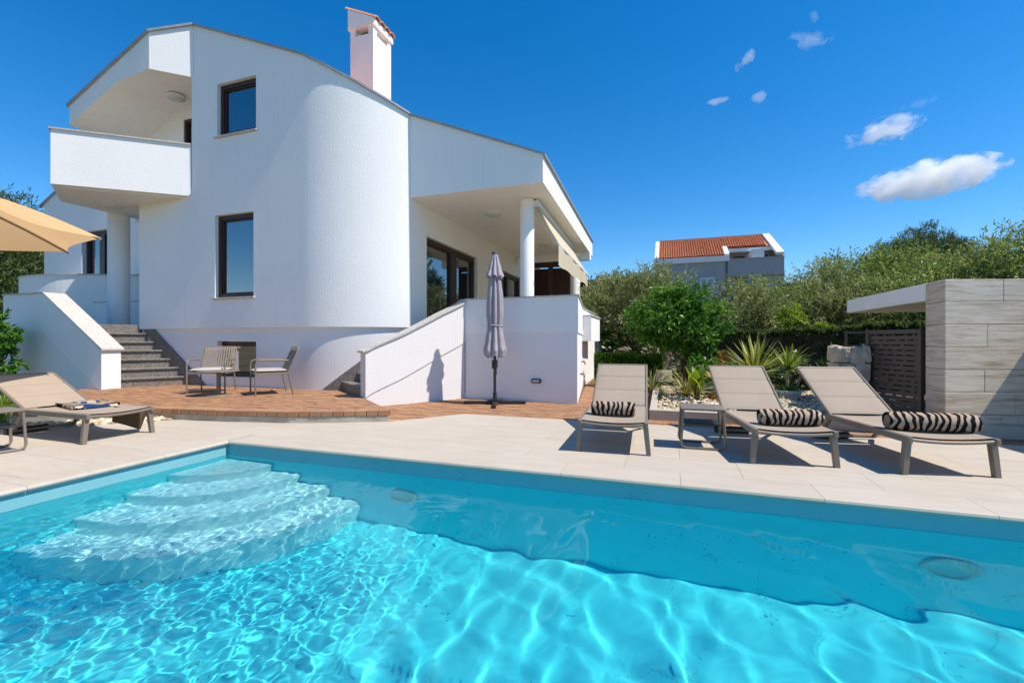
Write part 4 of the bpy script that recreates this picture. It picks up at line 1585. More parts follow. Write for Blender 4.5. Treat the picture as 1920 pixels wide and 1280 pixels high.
GL = 'sun loungers on the pool deck'
l1 = lounger('taupe sun lounger with a short zebra towel roll, nearest to the closed parasol', (-.494, 4.33, 0), R(2.4), GL)
dup(l1, (1.01, 4.40, 0), R(7.5), 'taupe sun lounger between the small side table and the lounger by the gate', GL)
dup(l1, (2.085, 4.45, 0), R(11.7), 'taupe sun lounger standing in front of the brown metal gate', GL)
lounger('taupe sun lounger half shaded by the sand canopy, with a folded towel', (-5.62, 3.272, 0), R(90), GL, 25)

def roll(name, label, loc, rz, L, r, group):
    """a rolled towel lying along its own x axis"""
    mb = MB()
    n = 26
    def body(u, v):
        a = 2 * math.pi * u
        rr = r * (1 + .025 * math.sin(3 * a + v * 5) + .03 * math.sin(v * 9))
        rr *= (.86 + .14 * min(1, min(v, 1 - v) * 16)) if (v < .0625 or v > .9375) else 1
        return Vector(((v - .5) * L, rr * math.cos(a) * 1.06, r + rr * math.sin(a) * .95))
    mb.grid(body, n, 22)
    o = mb.build(name, MT['zebra'], None)
    # spiral ends
    for s in (-1, 1):
        sp = MB()
        pts_o, m = [], 64
        for i in range(m):
            k = i / (m - 1)
            a = k * 2 * math.pi * 3.2
            rad = r * (.06 + .86 * k)
            pts_o.append((a, rad))
        vs, fs = [], []
        for i, (a, rad) in enumerate(pts_o):
            w = r * .155
            x0 = s * (L / 2 - .012 - .03 * (1 - rad / r))
            vs += [(x0, (rad - w) * math.cos(a), r + (rad - w) * math.sin(a) * .95), (x0 + s * .012, rad * math.cos(a), r + rad * math.sin(a) * .95), (x0 - s * .03, (rad + w * .5) * math.cos(a), r + (rad + w * .5) * math.sin(a) * .95)]
        for i in range(m - 1):
            fs += [(3 * i, 3 * i + 1, 3 * i + 4, 3 * i + 3), (3 * i + 1, 3 * i + 2, 3 * i + 5, 3 * i + 4)]
        sp.add(vs, fs, True)
        sp.build('rolled_end', MT['zebra'], o)
    o.location = loc
    o.rotation_euler = (0, 0, rz)
    tag(o, label, 'towel', group)
    return o
GT = 'zebra towel rolls on the loungers'
roll('towel_roll', 'short zebra print towel roll on the lounger nearest the closed parasol', (-.53, 4.71, .296), R(2), .43, .072, GT)
roll('towel_roll', 'zebra print towel roll on the lounger beside the small side table', (1.03, 4.67, .296), R(8), .50, .073, GT)
roll('towel_roll', 'long zebra print towel roll on the lounger in front of the gate', (2.08, 4.74, .296), R(2), .62, .08, GT)

ft = MB()
def fold_t(u, v):
    x, y = (u - .5) * .40, (v - .5) * .62
    e = min(1, min(u, 1 - u) * 14) * min(1, min(v, 1 - v) * 14)
    return Vector((x, y, .004 + .034 * e ** .4 + .004 * math.sin(v * 11) * e + .006 * math.sin(u * 7 + v * 4) * e))
ft.grid(fold_t, 24, 30)
fo = ft.build('folded_towel', MT['print'])
fo.location = (-6.42, 3.40, .300)
fo.rotation_euler = (0, 0, R(77))
tag(fo, 'folded navy, yellow and zebra print towel lying flat on the shaded lounger', 'towel')
tr = MB()
for k in range(2):
    tr.tube([(-.205 + .0 * k, -.30 + .6 * i / 12, .012 + .014 * k) for i in range(13)], .011, 8)
    tr.tube([(.205, -.30 + .6 * i / 12, .012 + .014 * k) for i in range(13)], .011, 8)
tr.build('hem', MT['zebra'], fo)

hb_ = MB()
def bag(u, v):
    w = .15 - .02 * v + .02 * math.sin(u * 5)
    a = 2 * math.pi * u
    return Vector((w * math.cos(a), .05 * math.sin(a) * (1 - .3 * v) + .01 * math.sin(a * 3), -.20 * v - .03 * v * math.cos(a)))
hb_.grid(bag, 28, 9)
hb_.add([bag(i / 27, 1) for i in range(27)], [tuple(range(27))])
bo = hb_.build('hanging_cloth', MT['brown_cloth'])
bo.location = (-5.92, 3.56, .272)
bo.rotation_euler = (R(-8), R(12), R(55))
tag(bo, 'brown cloth bag hanging below the rail of the shaded lounger', 'bag')

def side_table(label, loc, rz, group):
    t = thing('side_table', label, 'side table', loc, rz, group)
    W, D, H = .40, .33, .40
    mb = MB().box((-W / 2, -D / 2 - .02, H - .022), (W / 2, D / 2 + .02, H))
    mb.build('table_top', MT['frame_taupe'], t, .006)
    for s in (-1, 1):
        y = s * D / 2
        pts = [(-W / 2 + .02, y, H - .02), (-W / 2 + .0, y, .06), (-W / 2 + .01, y, .025), (-W / 2 + .05, y, .012), (W / 2 - .05, y, .012), (W / 2 - .01, y, .025), (W / 2, y, .06), (W / 2 - .02, y, H - .02)]
        MB().tube(pts, .0125, 8).build('leg_loop', MT['frame_taupe'], t)
    mb = MB().box((-W / 2 + .03, -D / 2, .235), (W / 2 - .03, D / 2, .247))
    mb.build('lower_shelf', MT['black_metal'], t, .003)
    return t
GS = 'small metal side tables by the loungers'
t1 = side_table('small taupe side table with sled legs between two zebra towel loungers', (.315, 4.93, 0), R(2), GS)
dup(t1, (-6.07, 2.44, 0), R(84), 'small taupe side table cut by the photo edge beside the shaded lounger', GS)

# ---- armchairs and coffee table on the brick terrace
def armchair(label, loc, face, group):
    """local -Y is the front"""
    rz = math.atan2(face[1], face[0]) + R(90)
    t = thing('armchair', label, 'armchair', loc, rz, group)
    W, D, SH, AH, BH = .58, .52, .38, .58, .80
    r = .0135
    for s in (-1, 1):
        x = s * W / 2
        mb = MB().tube([(x, -D / 2, 0), (x, -D / 2, AH - .07), (x, -D / 2 + .02, AH - .02), (x, -D / 2 + .07, AH), (x, D / 2 - .02, AH - .005)], r, 8)
        mb.build('front_leg_and_arm', MT['frame_taupe'], t)
        mb = MB().tube([(x * .96, D / 2 + .05, 0), (x * .94, D / 2 - .03, SH), (x * .92, D / 2 + .06, AH), (x * .9, D / 2 + .13, BH - .05), (x * .86, D / 2 + .14, BH - .012), (x * .74, D / 2 + .142, BH)], r, 8)
        mb.build('rear_leg', MT['frame_taupe'], t)
    mb = MB().tube([(-W / 2 * .74, D / 2 + .142, BH), (W / 2 * .74, D / 2 + .142, BH)], r, 8)
    mb.build('top_rail', MT['frame_taupe'], t)
    mb = MB()
    mb.bar((-W / 2, -D / 2 + .01, SH - .02), (W / 2, -D / 2 + .01, SH - .02), .026, .04)
    mb.bar((-W / 2 * .95, D / 2 - .03, SH - .02), (W / 2 * .95, D / 2 - .03, SH - .02), .026, .04)
    for s in (-1, 1):
        mb.bar((s * W / 2 * .97, -D / 2, SH - .02), (s * W / 2 * .95, D / 2 - .03, SH - .02), .026, .04)
    mb.build('seat_frame', MT['frame_taupe'], t)
    n = 13
    def strap(u, v):
        b = [Vector((0, D / 2 - .035, SH - .01)), Vector((0, D / 2 + .05, AH)), Vector((0, D / 2 + .128, BH - .002)), Vector((0, D / 2 + .155, BH - .008))]
        k = v * 3
        i = min(2, int(k))
        p = b[i].lerp(b[i + 1], k - i)
        return p + Vector(((u - .5) * .027, 0, 0))
    mb = MB().grid(strap, 2, 10)
    mb.grid(lambda u, v: strap(1 - u, v) + Vector((0, .006, 0)), 2, 10)
    sm = mb.mesh('slat', MT['sling_dark'])
    for i in range(n):
        child('slat', sm, t, ((-.5 + i / (n - 1)) * (W * .80), 0, 0))
    sm2 = MB().box((-.014, -D / 2, -.003), (.014, D / 2 - .03, .003)).mesh('seat_slat', MT['sling_dark'])
    for i in range(n):
        child('seat_slat', sm2, t, ((-.5 + i / (n - 1)) * (W * .84), 0, SH - .004))
    mb = MB()
    def cush(u, v, s=1):
        x, y = (u - .5) * (W - .05), -D / 2 + .0 + v * (D - .03)
        e = min(1, min(u, 1 - u) * 9) ** .5 * min(1, min(v, 1 - v) * 9) ** .5
        return Vector((x, y, SH + .028 + s * .026 * e + (.006 * math.sin(u * 3.1) * math.sin(v * 3.1) if s > 0 else 0)))
    mb.grid(lambda u, v: cush(u, v), 14, 14)
    mb.grid(lambda u, v: cush(1 - u, v, -1), 14, 14)
    mb.build('seat_cushion', MT['cushion'], t)
    return t
GA = 'garden armchairs on the brick terrace'
armchair('taupe strap-back armchair facing the pool, behind the round coffee table', (-7.66, 5.88, TZ), (.54, -.84), GA)
armchair('taupe strap-back armchair turned sideways beside the curved white wall', (-6.52, 6.06, TZ), (-.56, -.83), GA)
t = thing('coffee_table', 'round taupe pedestal coffee table on the brick terrace', 'coffee table', (-7.08, 5.55, TZ))
MB().lathe((0, 0, 0), [(.30, .400), (.308, .404), (.308, .412), (.30, .416)], 40).build('table_top', MT['frame_taupe'], t)
MB().tube([(0, 0, .012), (0, 0, .402)], .033, 16).build('pedestal', MT['frame_taupe'], t)
MB().lathe((0, 0, 0), [(.20, .0), (.20, .008), (.19, .014), (.03, .02)], 36).build('base', MT['frame_taupe'], t)

# ---- closed parasol by the porch wall
t = thing('closed_parasol', 'closed lilac grey parasol strapped shut on a black cross base', 'parasol', (-2.75, 7.1, 0))
for a in (20, 110, 200, 290):
    d = Vector((math.cos(R(a)), math.sin(R(a)), 0))
    MB().bar(d * .05 + Vector((0, 0, .03)), d * .52 + Vector((0, 0, .03)), .055, .05).build('foot', MT['black_metal'], t, .005)
MB().box((-.1, -.1, .045), (.1, .1, .085)).tube([(0, 0, .07), (0, 0, .2)], .034, 12).build('base', MT['black_metal'], t, .006)
MB().tube([(0, 0, .06), (0, 0, 2.40)], .024, 12).build('pole', MT['black_metal'], t)
mb = MB().box((-.03, -.06, .60), (.04, .035, .74))
mb.tube([(.02, -.06, .66), (.06, -.10, .66), (.065, -.10, .50)], .011, 8)
mb.build('crank', MT['black_metal'], t, .006)
def drape(prof, folds, seed, amp):
    def f(u, v):
        k = v * (len(prof) - 1)
        i = min(len(prof) - 2, int(k))
        w = k - i
        w = w * w * (3 - 2 * w) * .5 + w * .5
        r = prof[i][0] + (prof[i + 1][0] - prof[i][0]) * w
        z = prof[i][1] + (prof[i + 1][1] - prof[i][1]) * (k - i)
        a = 2 * math.pi * u
        fold = abs(math.sin(folds / 2 * a + .3 * math.sin(a + seed)))
        rr = r * .86 * (1 - amp + amp * 1.5 * fold ** .8 + .05 * math.sin(2 * a + v * 3 + seed))
        return Vector((rr * math.cos(a), rr * math.sin(a), z + (.05 * (fold - .5) if i >= len(prof) - 2 else 0) * (k - i)))
    return f
mb = MB()
mb.grid(drape([(.045, 2.2), (.105, 2.06), (.135, 1.8), (.145, 1.5), (.13, 1.36), (.118, 1.31), (.135, 1.26), (.17, 1.05), (.205, .90), (.185, .79)], 8, 1.0, .34), 97, 60)
mb.build('canopy', MT['parasol'], t)
mb = MB()
mb.grid(drape([(.045, 2.53), (.07, 2.44), (.12, 2.27), (.165, 2.12)], 8, 2.0, .26), 97, 16)
mb.build('top_cap', MT['parasol'], t)
mb = MB().tube([(.128 * math.cos(R(a)) * 1.0, .128 * math.sin(R(a)), 1.315 + .006 * math.sin(R(3 * a))) for a in range(0, 361, 15)], .012, 6)
mb.build('strap', MT['parasol'], t)
MB().lathe((0, 0, 0), [(.05, 2.515), (.05, 2.54), (.02, 2.55)], 16).build('finial', MT['black_metal'], t)

# ---- open sand-coloured cantilever parasol at the left
PC = (-7.50, 2.0, 0)
t = thing('cantilever_parasol', 'open sand coloured parasol canopy reaching in from the left', 'parasol', PC)
Rp, zr, za = 1.89, 2.27, 2.81
tips = [(Rp * math.cos(R(51.8 + 45 * k)), Rp * math.sin(R(51.8 + 45 * k))) for k in range(8)]
for k in range(8):
    a, b = Vector((*tips[k], zr)), Vector((*tips[(k + 1) % 8], zr))
    ap_ = Vector((0, 0, za))
    def gore(u, v):
        p = ap_.lerp(a.lerp(b, u), .10 + .90 * v)
        bow = math.sin(math.pi * u) * v
        q_ = Vector((p.x, p.y, 0))
        return Vector((p.x * (1 - .07 * bow * v), p.y * (1 - .07 * bow * v), p.z + .10 * math.sin(math.pi * v) * 1.0 - .03 * bow))
    mb = MB()
    mb.grid(gore, 9, 10)
    mb.build('canopy_panel', MT['parasol_big'], t)
    mb = MB()
    pts = [ap_.lerp(a, v) + Vector((0, 0, .10 * math.sin(math.pi * v) - .022)) for v in [i / 8 for i in range(9)]]
    mb.tube(pts, .012, 6)
    rb = mb.build('rib', MT['frame_taupe'], t)
    MB().tube([pts[4], pts[4] * .2 + Vector((0, 0, 2.34 * .8))], .009, 6).build('strut', MT['frame_taupe'], rb)
mb = MB()
mb.lathe((0, 0, 0), [(.50, 2.77), (.32, 2.89), (.12, 2.97), (.02, 2.99)], 8)
mb.build('vent', MT['parasol_big'], t)
MB().lathe((0, 0, 0), [(.05, 2.25), (.07, 2.27), (.07, 2.42), (.03, 2.44), (.025, 2.95)], 16).build('hub', MT['alu_white'], t)
MB().tube([(-3.0, -.4, 0), (-3.0, -.4, 2.8), (-2.9, -.39, 3.15), (-1.4, -.19, 3.3), (0, 0, 3.08)], .045, 12).build('mast', MT['frame_taupe'], t)
MB().box((-3.5, -.9, 0), (-2.5, .1, .1)).build('base', MT['black_metal'], t, .01)
MB().tube([(0, 0, 2.95), (0, 0, 3.1)], .02, 8).build('hanger', MT['frame_taupe'], t)

# ================================================================== RIGHT SIDE: TRAVERTINE WALL, GATE, PILLAR
TWO = (2.876, 6.255, 0)
tw = thing('travertine_wall', 'travertine clad garden wall with a flat canopy slab, right of the metal gate', 'wall', TWO)
def T():
    return MB(TWO)
c0 = Vector((2.876, 6.255))
fd = Vector((.956, .292))                    # along the front face, to the right
fn = Vector((.292, -.956))                   # front normal
bk = Vector((0, 1))
HT = 1.735
core = [c0 + fd * .02 - fn * .02, c0 + fd * 1.35 - fn * .02, c0 + fd * 1.35 - fn * .40, c0 + Vector((.02, .40))]
T().prism([tuple(p) for p in core], -.1, HT - .012).build('core', MT['grout'], tw)
ch = HT / 7
rj = random.Random(4)
for i in range(7):
    za, zb = i * ch + .003, (i + 1) * ch - .003
    cuts = [0] + sorted([[.62], [.95], [.45], [1.0], [.42], [.75], [.6]][6 - i]) + [1.33]
    for a, b in zip(cuts, cuts[1:]):
        dz = rj.uniform(0, .002)
        p = [c0 + fd * (a + (.0025 if a else .002)) + fn * dz, c0 + fd * (b - .0015) + fn * dz, c0 + fd * (b - .0015) - fn * .02, c0 + fd * (a + (.0025 if a else .002)) - fn * .02]
        T().prism([tuple(v) for v in p], za, zb).build('panel', MT['travertine'], tw, .003, 1)
    # narrow west end
    p = [c0 + Vector((-.0, .006)), c0 + Vector((.018, .006)), c0 + Vector((.018, .40)), c0 + Vector((0, .40))]
    T().prism([tuple(v) for v in p], za, zb).build('panel', MT['travertine'], tw, .003, 1)
    # return wall towards the pool, just outside the picture
    e = c0 + fd * 1.37
    p = [e, e + fd * .3, e + fd * .3 + Vector((.15, -1.6)), e + Vector((.15, -1.6))]
    T().prism([tuple(v) for v in p], za, zb + (.0 if i < 6 else .02)).build('panel', MT['travertine'], tw, .003, 1)
# canopy slab running back from the wall
mb = T()
mb.prism([(2.88, 6.662), (6.2, 6.9), (6.2, 9.2), (2.86, 9.10)], 1.53, 1.738)
mb.build('canopy', MT['smooth_white'], tw, .006)
T().prism([(5.6, 8.75), (6.1, 8.75), (6.1, 9.0), (5.6, 9.0)], -.1, 1.53).build('post', MT['smooth_white'], tw)

# gate
g0, g1 = Vector((2.868, 6.70)), Vector((2.56, 7.42))
gd = (g1 - g0).normalized()
gn = Vector((gd.y, -gd.x))                   # other side
GO = (2.72, 7.06, 0)
gate = thing('garden_gate', 'dark brown metal gate pierced by rows of short slots, with a steel handle', 'gate', GO, 0)
GW, GH = (g1 - g0).length, 1.20
def gp(s, t=0):
    v = g0 + gd * s + Vector((-gd.y, gd.x)) * t
    return (v.x, v.y)
def gbox(s0, s1, z0, z1, t0=-.012, t1=.012):
    return MB(GO).prism([gp(s0, t0), gp(s1, t0), gp(s1, t1), gp(s0, t1)], z0, z1)
def frame_piece(nm, s0, s1, z0, z1, t0=-.025, t1=.025):
    gbox(s0, s1, z0, z1, t0, t1).build(nm, MT['brown_metal'], gate, .004, 1)
frame_piece('frame_post', .0, .045, -.02, GH)
frame_piece('frame_post', GW - .06, GW - .002, -.02, GH + .01)
frame_piece('frame_rail', .047, GW - .062, GH - .055, GH)
frame_piece('frame_rail', .047, GW - .062, .0, .06)
# rows of slots: horizontal slats joined by short bridges
rows = 17
pitch = (GH - .125) / rows
rg_ = random.Random(3)
slat_g = gbox(.05, GW - .065, 0, pitch - .016, -.006, .006).mesh('slat', MT['brown_metal'])
for i in range(rows):
    z = .062 + i * pitch
    child('slat', slat_g, gate, (0, 0, z))
    s = .05 + rg_.uniform(0, .05)
    br = MB(GO)
    while s < GW - .08:
        w = rg_.uniform(.022, .06)
        e = min(s + w, GW - .066)
        br.prism([gp(s, -.0055), gp(e, -.0055), gp(e, .0055), gp(s, .0055)], z + pitch - .0165, z + pitch + .0005)
        s += w + rg_.uniform(.06, .15)
    b_ = br.build('slot_bridges', MT['brown_metal'], gate)
    b_['kind'] = 'stuff'
mb = MB(GO)
h0, h1 = gp(.05, -.05), gp(.05, -.02)
mb.tube([(*gp(.055, -.012), .79), (*gp(.055, -.06), .79), (*gp(.19, -.065), .79)], .011, 10)
hd = mb.build('handle', MT['steel'], gate)
gbox(.04, .075, .72, .83, -.032, -.026).build('plate', MT['steel'], hd)

pale_gnd = MB()
pale_gnd.add([(2.3, 7.6, -.05), (2.84, 6.9, -.05), (2.86, 9.2, -.05), (6.0, 12, -.05), (4.4, 13, -.05), (2.6, 9.4, -.05)], [tuple(range(6))])
structure(pale_gnd.build('added_pale_ground', MT['concrete']))  # pale ground added behind the gate to make its slots look bright

# pillar of rough stones with an iron bracket
pil = thing('stone_pillar', 'stubby pillar of rough pale stones left of the metal gate', 'pillar', (2.33, 7.55, 0))
PO = (2.33, 7.55, 0)
MB(PO).box((2.27, 7.37, -.1), (2.54, 7.75, .95)).build('core', MT['grout'], pil)
def rough_stone(seed, s, sub=2):
    rg = random.Random(seed)
    bm = bmesh.new()
    bmesh.ops.create_cube(bm, size=1)
    bmesh.ops.subdivide_edges(bm, edges=bm.edges[:], cuts=2, use_grid_fill=True)
    for v in bm.verts:
        c = v.co.copy()
        n = c.normalized() * .62
        v.co = c.lerp(n, .38)
        v.co += Vector((rg.uniform(-1, 1), rg.uniform(-1, 1), rg.uniform(-1, 1))) * .055
        v.co = Vector((v.co.x * s[0], v.co.y * s[1], v.co.z * s[2]))
    me = bpy.data.meshes.new('stone')
    bm.to_mesh(me)
    bm.free()
    return me
for i, (u, z, w, h) in enumerate([(-.15, .87, .15, .20), (.03, .86, .24, .24), (.19, .88, .12, .22), (-.12, .62, .22, .26), (.11, .62, .25, .27), (-.14, .36, .2, .26), (.09, .35, .28, .27), (-.1, .10, .26, .26), (.14, .10, .22, .26)]):
    me = rough_stone(40 + i, (w * .70, .15, h * 1.0))
    me.materials.append(MT['rock'])
    child('stone', me, pil, (2.405 + u * .66 - PO[0], 7.37 - PO[1], z), (0, rnd.uniform(-.15, .15), 0))
    me2 = rough_stone(60 + i, (.15, w * 1.0, h * 1.0))
    me2.materials.append(MT['rock'])
    child('stone', me2, pil, (2.28 - PO[0], 7.57 + u - PO[1], z), (0, 0, 0))
br = MB(PO)
br.bar((2.35, 7.5, .95), (2.35, 7.5, 1.19), .03, .03, (0, 1, 0)).bar((2.35, 7.5, 1.175), (2.54, 7.42, 1.175), .03, .03).bar((2.35, 7.5, .985), (2.54, 7.42, .985), .03, .03)
br.build('bracket', MT['brown_metal'], pil)

# ================================================================== FAR HOUSES
FO = (3.9, 44, 0)
fh = thing('far_house', 'grey house with an orange tiled roof and a roof loggia above the olive trees', 'house', FO)
def F_():
    return MB(FO)
Yf = 42.0
mb = F_()
mb.prism([(-1.1, Yf), (4.7, Yf), (4.7, Yf + 9), (-1.1, Yf + 9)], -1, [7.85, 7.85, 7.85, 7.85])
mb.build('wall', MT['house_grey'], fh)
mb = F_()
mb.prism([(4.7, Yf + .12), (8.9, Yf + .12), (8.9, Yf + 9), (4.7, Yf + 9)], -1, 6.55)
mb.build('wall', MT['house_grey'], fh)
mb = F_()
mb.box((4.75, Yf - .1, 6.50), (8.9, Yf + .08, 7.93))
mb.box((8.72, Yf + .08, 6.50), (8.9, Yf + 6, 8.2))
mb.build('loggia_parapet', MT['house_grey'], fh)
F_().box((4.71, Yf - .16, 7.93), (8.95, Yf + .14, 7.98)).build('coping', MT['flash'], fh)
mb = F_()
mb.box((-1.15, Yf - .18, 7.80), (4.85, Yf + .1, 8.26))
mb.build('eave', MT['house_white'], fh)
# roof plane rises to a ridge set back
RY, RZ = Yf + 4.2, 10.55
def roof_pt(x, t):
    return Vector((x, Yf - .05 + (RY - Yf) * t, 8.27 + (RZ - 8.27) * t))
mb = F_()
mb.add([roof_pt(-.8, 0), roof_pt(4.55, 0), roof_pt(4.55, .42), roof_pt(8.1, .42), roof_pt(8.1, 1), roof_pt(-.8, 1)], [(0, 1, 2, 3, 4, 5)])
mb.add([roof_pt(-.8, 1), roof_pt(8.1, 1), Vector((8.1, Yf + 9, 8.2)), Vector((-.8, Yf + 9, 8.2))], [(0, 1, 2, 3)])
roof_f = mb.build('roof', MT['roof_tile'], fh)
rt = F_()
k = 0
x = -.75
while x < 8.05:
    t0 = 0.0 if x < 4.5 else .42
    pts = []
    nst = 16 if x < 4.5 else 9
    for j in range(nst):
        ta, tb_ = t0 + (1 - t0) * j / nst, t0 + (1 - t0) * (j + 1) / nst + .01
        a, b = roof_pt(x, ta), roof_pt(x, tb_)
        a.z += .075
        b.z += .03
        rt.tube([a, b], [.085, .07], 6, cap=False)
    x += .2
rto = rt.build('roof_tiles', MT['roof_tile'], fh)
rto['kind'] = 'stuff'
for xa, xb, t0 in ((-1.12, -.78, -.02), (4.5, 4.86, -.02)):
    a, b = roof_pt(0, t0), roof_pt(0, .42 if xa > 4 and xa < 5 else 1.0)
    mb = F_()
    mb.add([(xa, a.y, a.z - .3), (xb, a.y, a.z - .3), (xb, b.y, b.z - .3), (xa, b.y, b.z - .3), (xa, a.y, a.z + .18), (xb, a.y, a.z + .18), (xb, b.y, b.z + .18), (xa, b.y, b.z + .18)],
           [(0, 3, 2, 1), (4, 5, 6, 7), (0, 1, 5, 4), (1, 2, 6, 5), (2, 3, 7, 6), (3, 0, 4, 7)])
    mb.build('gable_coping', MT['house_white'], fh)
mb = F_()
mb.extrude([(8.80, Yf - .05, 8.0), (8.80, Yf + .3, 8.3), (8.50, RY, RZ + .1), (8.50, RY + .2, 6.5), (8.80, Yf - .05, 6.5)], (.1, 0, 0))
mb.build('gable_wall', MT['house_grey'], fh)
mb = F_()
a_, b_ = Vector((8.62, Yf - .12, 8.22)), Vector((8.33, RY, RZ + .14))
mb.bar(a_, b_, .56, .22)
mb.build('gable_coping', MT['house_white'], fh)
F_().bar((-.8, RY, RZ + .12), (8.4, RY, RZ + .12), .3, .16).build('ridge_cap', MT['roof_tile'], fh)
mb = F_()
mb.box((4.86, Yf + 1.75, 8.85), (8.4, Yf + 2.0, 9.15))
mb.build('loggia_beam', MT['house_white'], fh)
mb = F_()
mb.box((4.86, Yf + 3.6, 6.5), (8.7, Yf + 3.8, 9.9))
mb.build('loggia_back_wall', MT['house_white'], fh)
for x_, w in ((5.6, .9), (7.6, .8)):
    F_().box((x_, Yf + 3.5, 6.6), (x_ + w, Yf + 3.595, 8.75)).build('loggia_door', MT['house_dark'], fh)
F_().box((6.6, Yf + .12, 7.1), (7.5, Yf + 3.5, 8.7)).build('loggia_partition', MT['house_white'], fh)
F_().tube([(4.66, Yf - .06, 2), (4.66, Yf - .06, 7.8)], .05, 8).build('downpipe', MT['house_dark'], fh)
fp, fq = (-1.1, Yf), (4.7, Yf)
mb = F_()
for a, b in ((2.58, 3.12), (3.16, 3.72)):
    mb.box((a, Yf - .05, 5.28), (a + .09, Yf + .02, 6.47)).box((b - .09, Yf - .05, 5.28), (b, Yf + .02, 6.47)).box((a + .09, Yf - .05, 6.38), (b - .09, Yf + .02, 6.47)).box((a + .09, Yf - .05, 5.28), (b - .09, Yf + .02, 5.37))
wf = mb.build('window', MT['alu_white'], fh)
for a, b in ((2.67, 3.03), (3.25, 3.63)):
    F_().box((a, Yf - .03, 5.37), (b, Yf - .01, 6.38)).build('pane', MT['pane_soft'], wf)
F_().box((5.3, Yf + .05, 5.2), (6.2, Yf + .11, 6.4)).build('window', MT['house_dark'], fh)

DO = (-1.6, 30, 0)
dh = thing('dark_house', 'dark grey house corner with a low roof peeking out behind the porch', 'house', DO)
MB(DO).box((-6.5, 29, -1), (-1.9, 36, 4.4)).build('wall', MT['house_dark'], dh)
mb = MB(DO)
mb.prism([(-6.8, 28.6), (-1.65, 28.6), (-.9, 36.4), (-6.8, 36.4)], [4.75, 4.75, 3.6, 3.6], [4.95, 4.95, 3.8, 3.8])
mb.build('roof', MT['house_dark'], dh)
wd = MB(DO).box((-3.2, 28.9, 3.0), (-2.1, 28.98, 4.0)).build('window', MT['black_metal'], dh)

# ================================================================== PLANTS
def P2(px, d):
    """plan position at image column px (1920 wide) and depth d"""
    l = (px - 960) / 850 * d
    a = R(19)
    return (l * math.cos(a) - d * math.sin(a), l * math.sin(a) + d * math.cos(a))

def tree(name, label, cat, loc, h, rad, trunk_r, clumps, per, L, W, leaf, bark, seed, group=None, branches=6, trunk_to=.55, spread=.24, zc=None, squash=.8, up=.15, hollow=.4, extra=None):
    t = thing(name, label, cat, (loc[0], loc[1], loc[2] if len(loc) > 2 else -.05), 0, group)
    zc = zc if zc is not None else h - rad[2]
    limbs(t, (0, 0, 0), (0, 0, zc - rad[2] * .35), rad[0] * .75, branches, trunk_r, MT[bark], seed)
    crown('crown', t, (0, 0, zc), rad, clumps, per, L, W, MT[leaf], seed + 5, spread, up, hollow, 0.0, squash)
    return t

GOL = 'olive trees behind the hedge'
# silvery olive on the left of the garden
x, y = P2(1195, 14.0)
tree('olive_tree', 'silvery olive tree with a dark leaning trunk beside the porch', 'tree', (x, y), 3.35, (1.5, 1.4, 1.0), .13, 380, 60, .115, .034, 'olive', 'tree_bark', 101, GOL, 7, zc=2.05)
x, y = P2(1165, 19.5)
tree('olive_tree', 'tall silvery olive tree rising between the porch roof and the grey house', 'tree', (x, y), 4.0, (1.5, 1.5, 1.25), .14, 330, 60, .15, .042, 'olive', 'tree_bark', 112, GOL, 6, zc=2.65)
spec = [  # px, depth, height, radius, label
    (1400, 13.2, 2.75, (1.1, 1.1, .95), 'olive', 'pale olive tree just right of the glossy orange tree'),
    (1480, 14.5, 2.95, (1.5, 1.5, 1.25), 'olive2', 'olive tree rising behind the lime green shrub'),
    (1565, 13.6, 3.1, (1.5, 1.4, 1.30), 'olive', 'olive tree left of the canopy slab, behind the hedge'),
    (1645, 14.6, 3.75, (1.6, 1.5, 1.55), 'olive2', 'olive tree standing in front of the round pine crown'),
    (1735, 12.8, 3.3, (1.5, 1.4, 1.45), 'olive2', 'green olive tree directly above the canopy slab'),
    (1830, 12.4, 3.4, (1.6, 1.4, 1.55), 'olive', 'olive tree above the left part of the travertine wall'),
    (1925, 11.5, 3.55, (1.4, 1.4, 1.5), 'olive2', 'tallest olive tree at the right edge, above the travertine wall'),
    (1540, 19.0, 3.8, (1.7, 1.8, 1.5), 'olive', 'olive tree far back to the right of the grey house'),
    (2010, 12.5, 3.9, (1.6, 1.5, 1.6), 'olive', 'olive tree standing beyond the right edge of the photo'),
]
for i, (px, d, h, rad, leaf, lab) in enumerate(spec):
    x, y = P2(px, d)
    tree('olive_tree', lab, 'tree', (x, y), h, rad, .12, int(330 * rad[0] * rad[2] / 2.0), 60, .115 * (.85, 1.15, .95, 1.3, .9, 1.1, 1.0, 1.2, 1.0)[i], .034 * (1.0, 1.0, .9, 1.15, 1.05, .95, 1.1, 1.1, 1.0)[i], leaf, 'tree_bark', 130 + 7 * i, GOL, 6, zc=h - rad[2] * .98, squash=.95, hollow=.35)

# glossy orange tree
x, y = P2(1272, 10.4)
t = thing('orange_tree', 'round dark green glossy leaved orange tree in the middle of the garden', 'tree', (x, y, .05))
limbs(t, (.25, .2, 0), (.1, 0, 1.05), .7, 7, .075, MT['tree_bark'], 211)
crown('crown', t, (0, 0, 1.42), (.80, .78, .70), 280, 54, .098, .046, MT['citrus'], 212, .22, .05, .4, .35, .85)
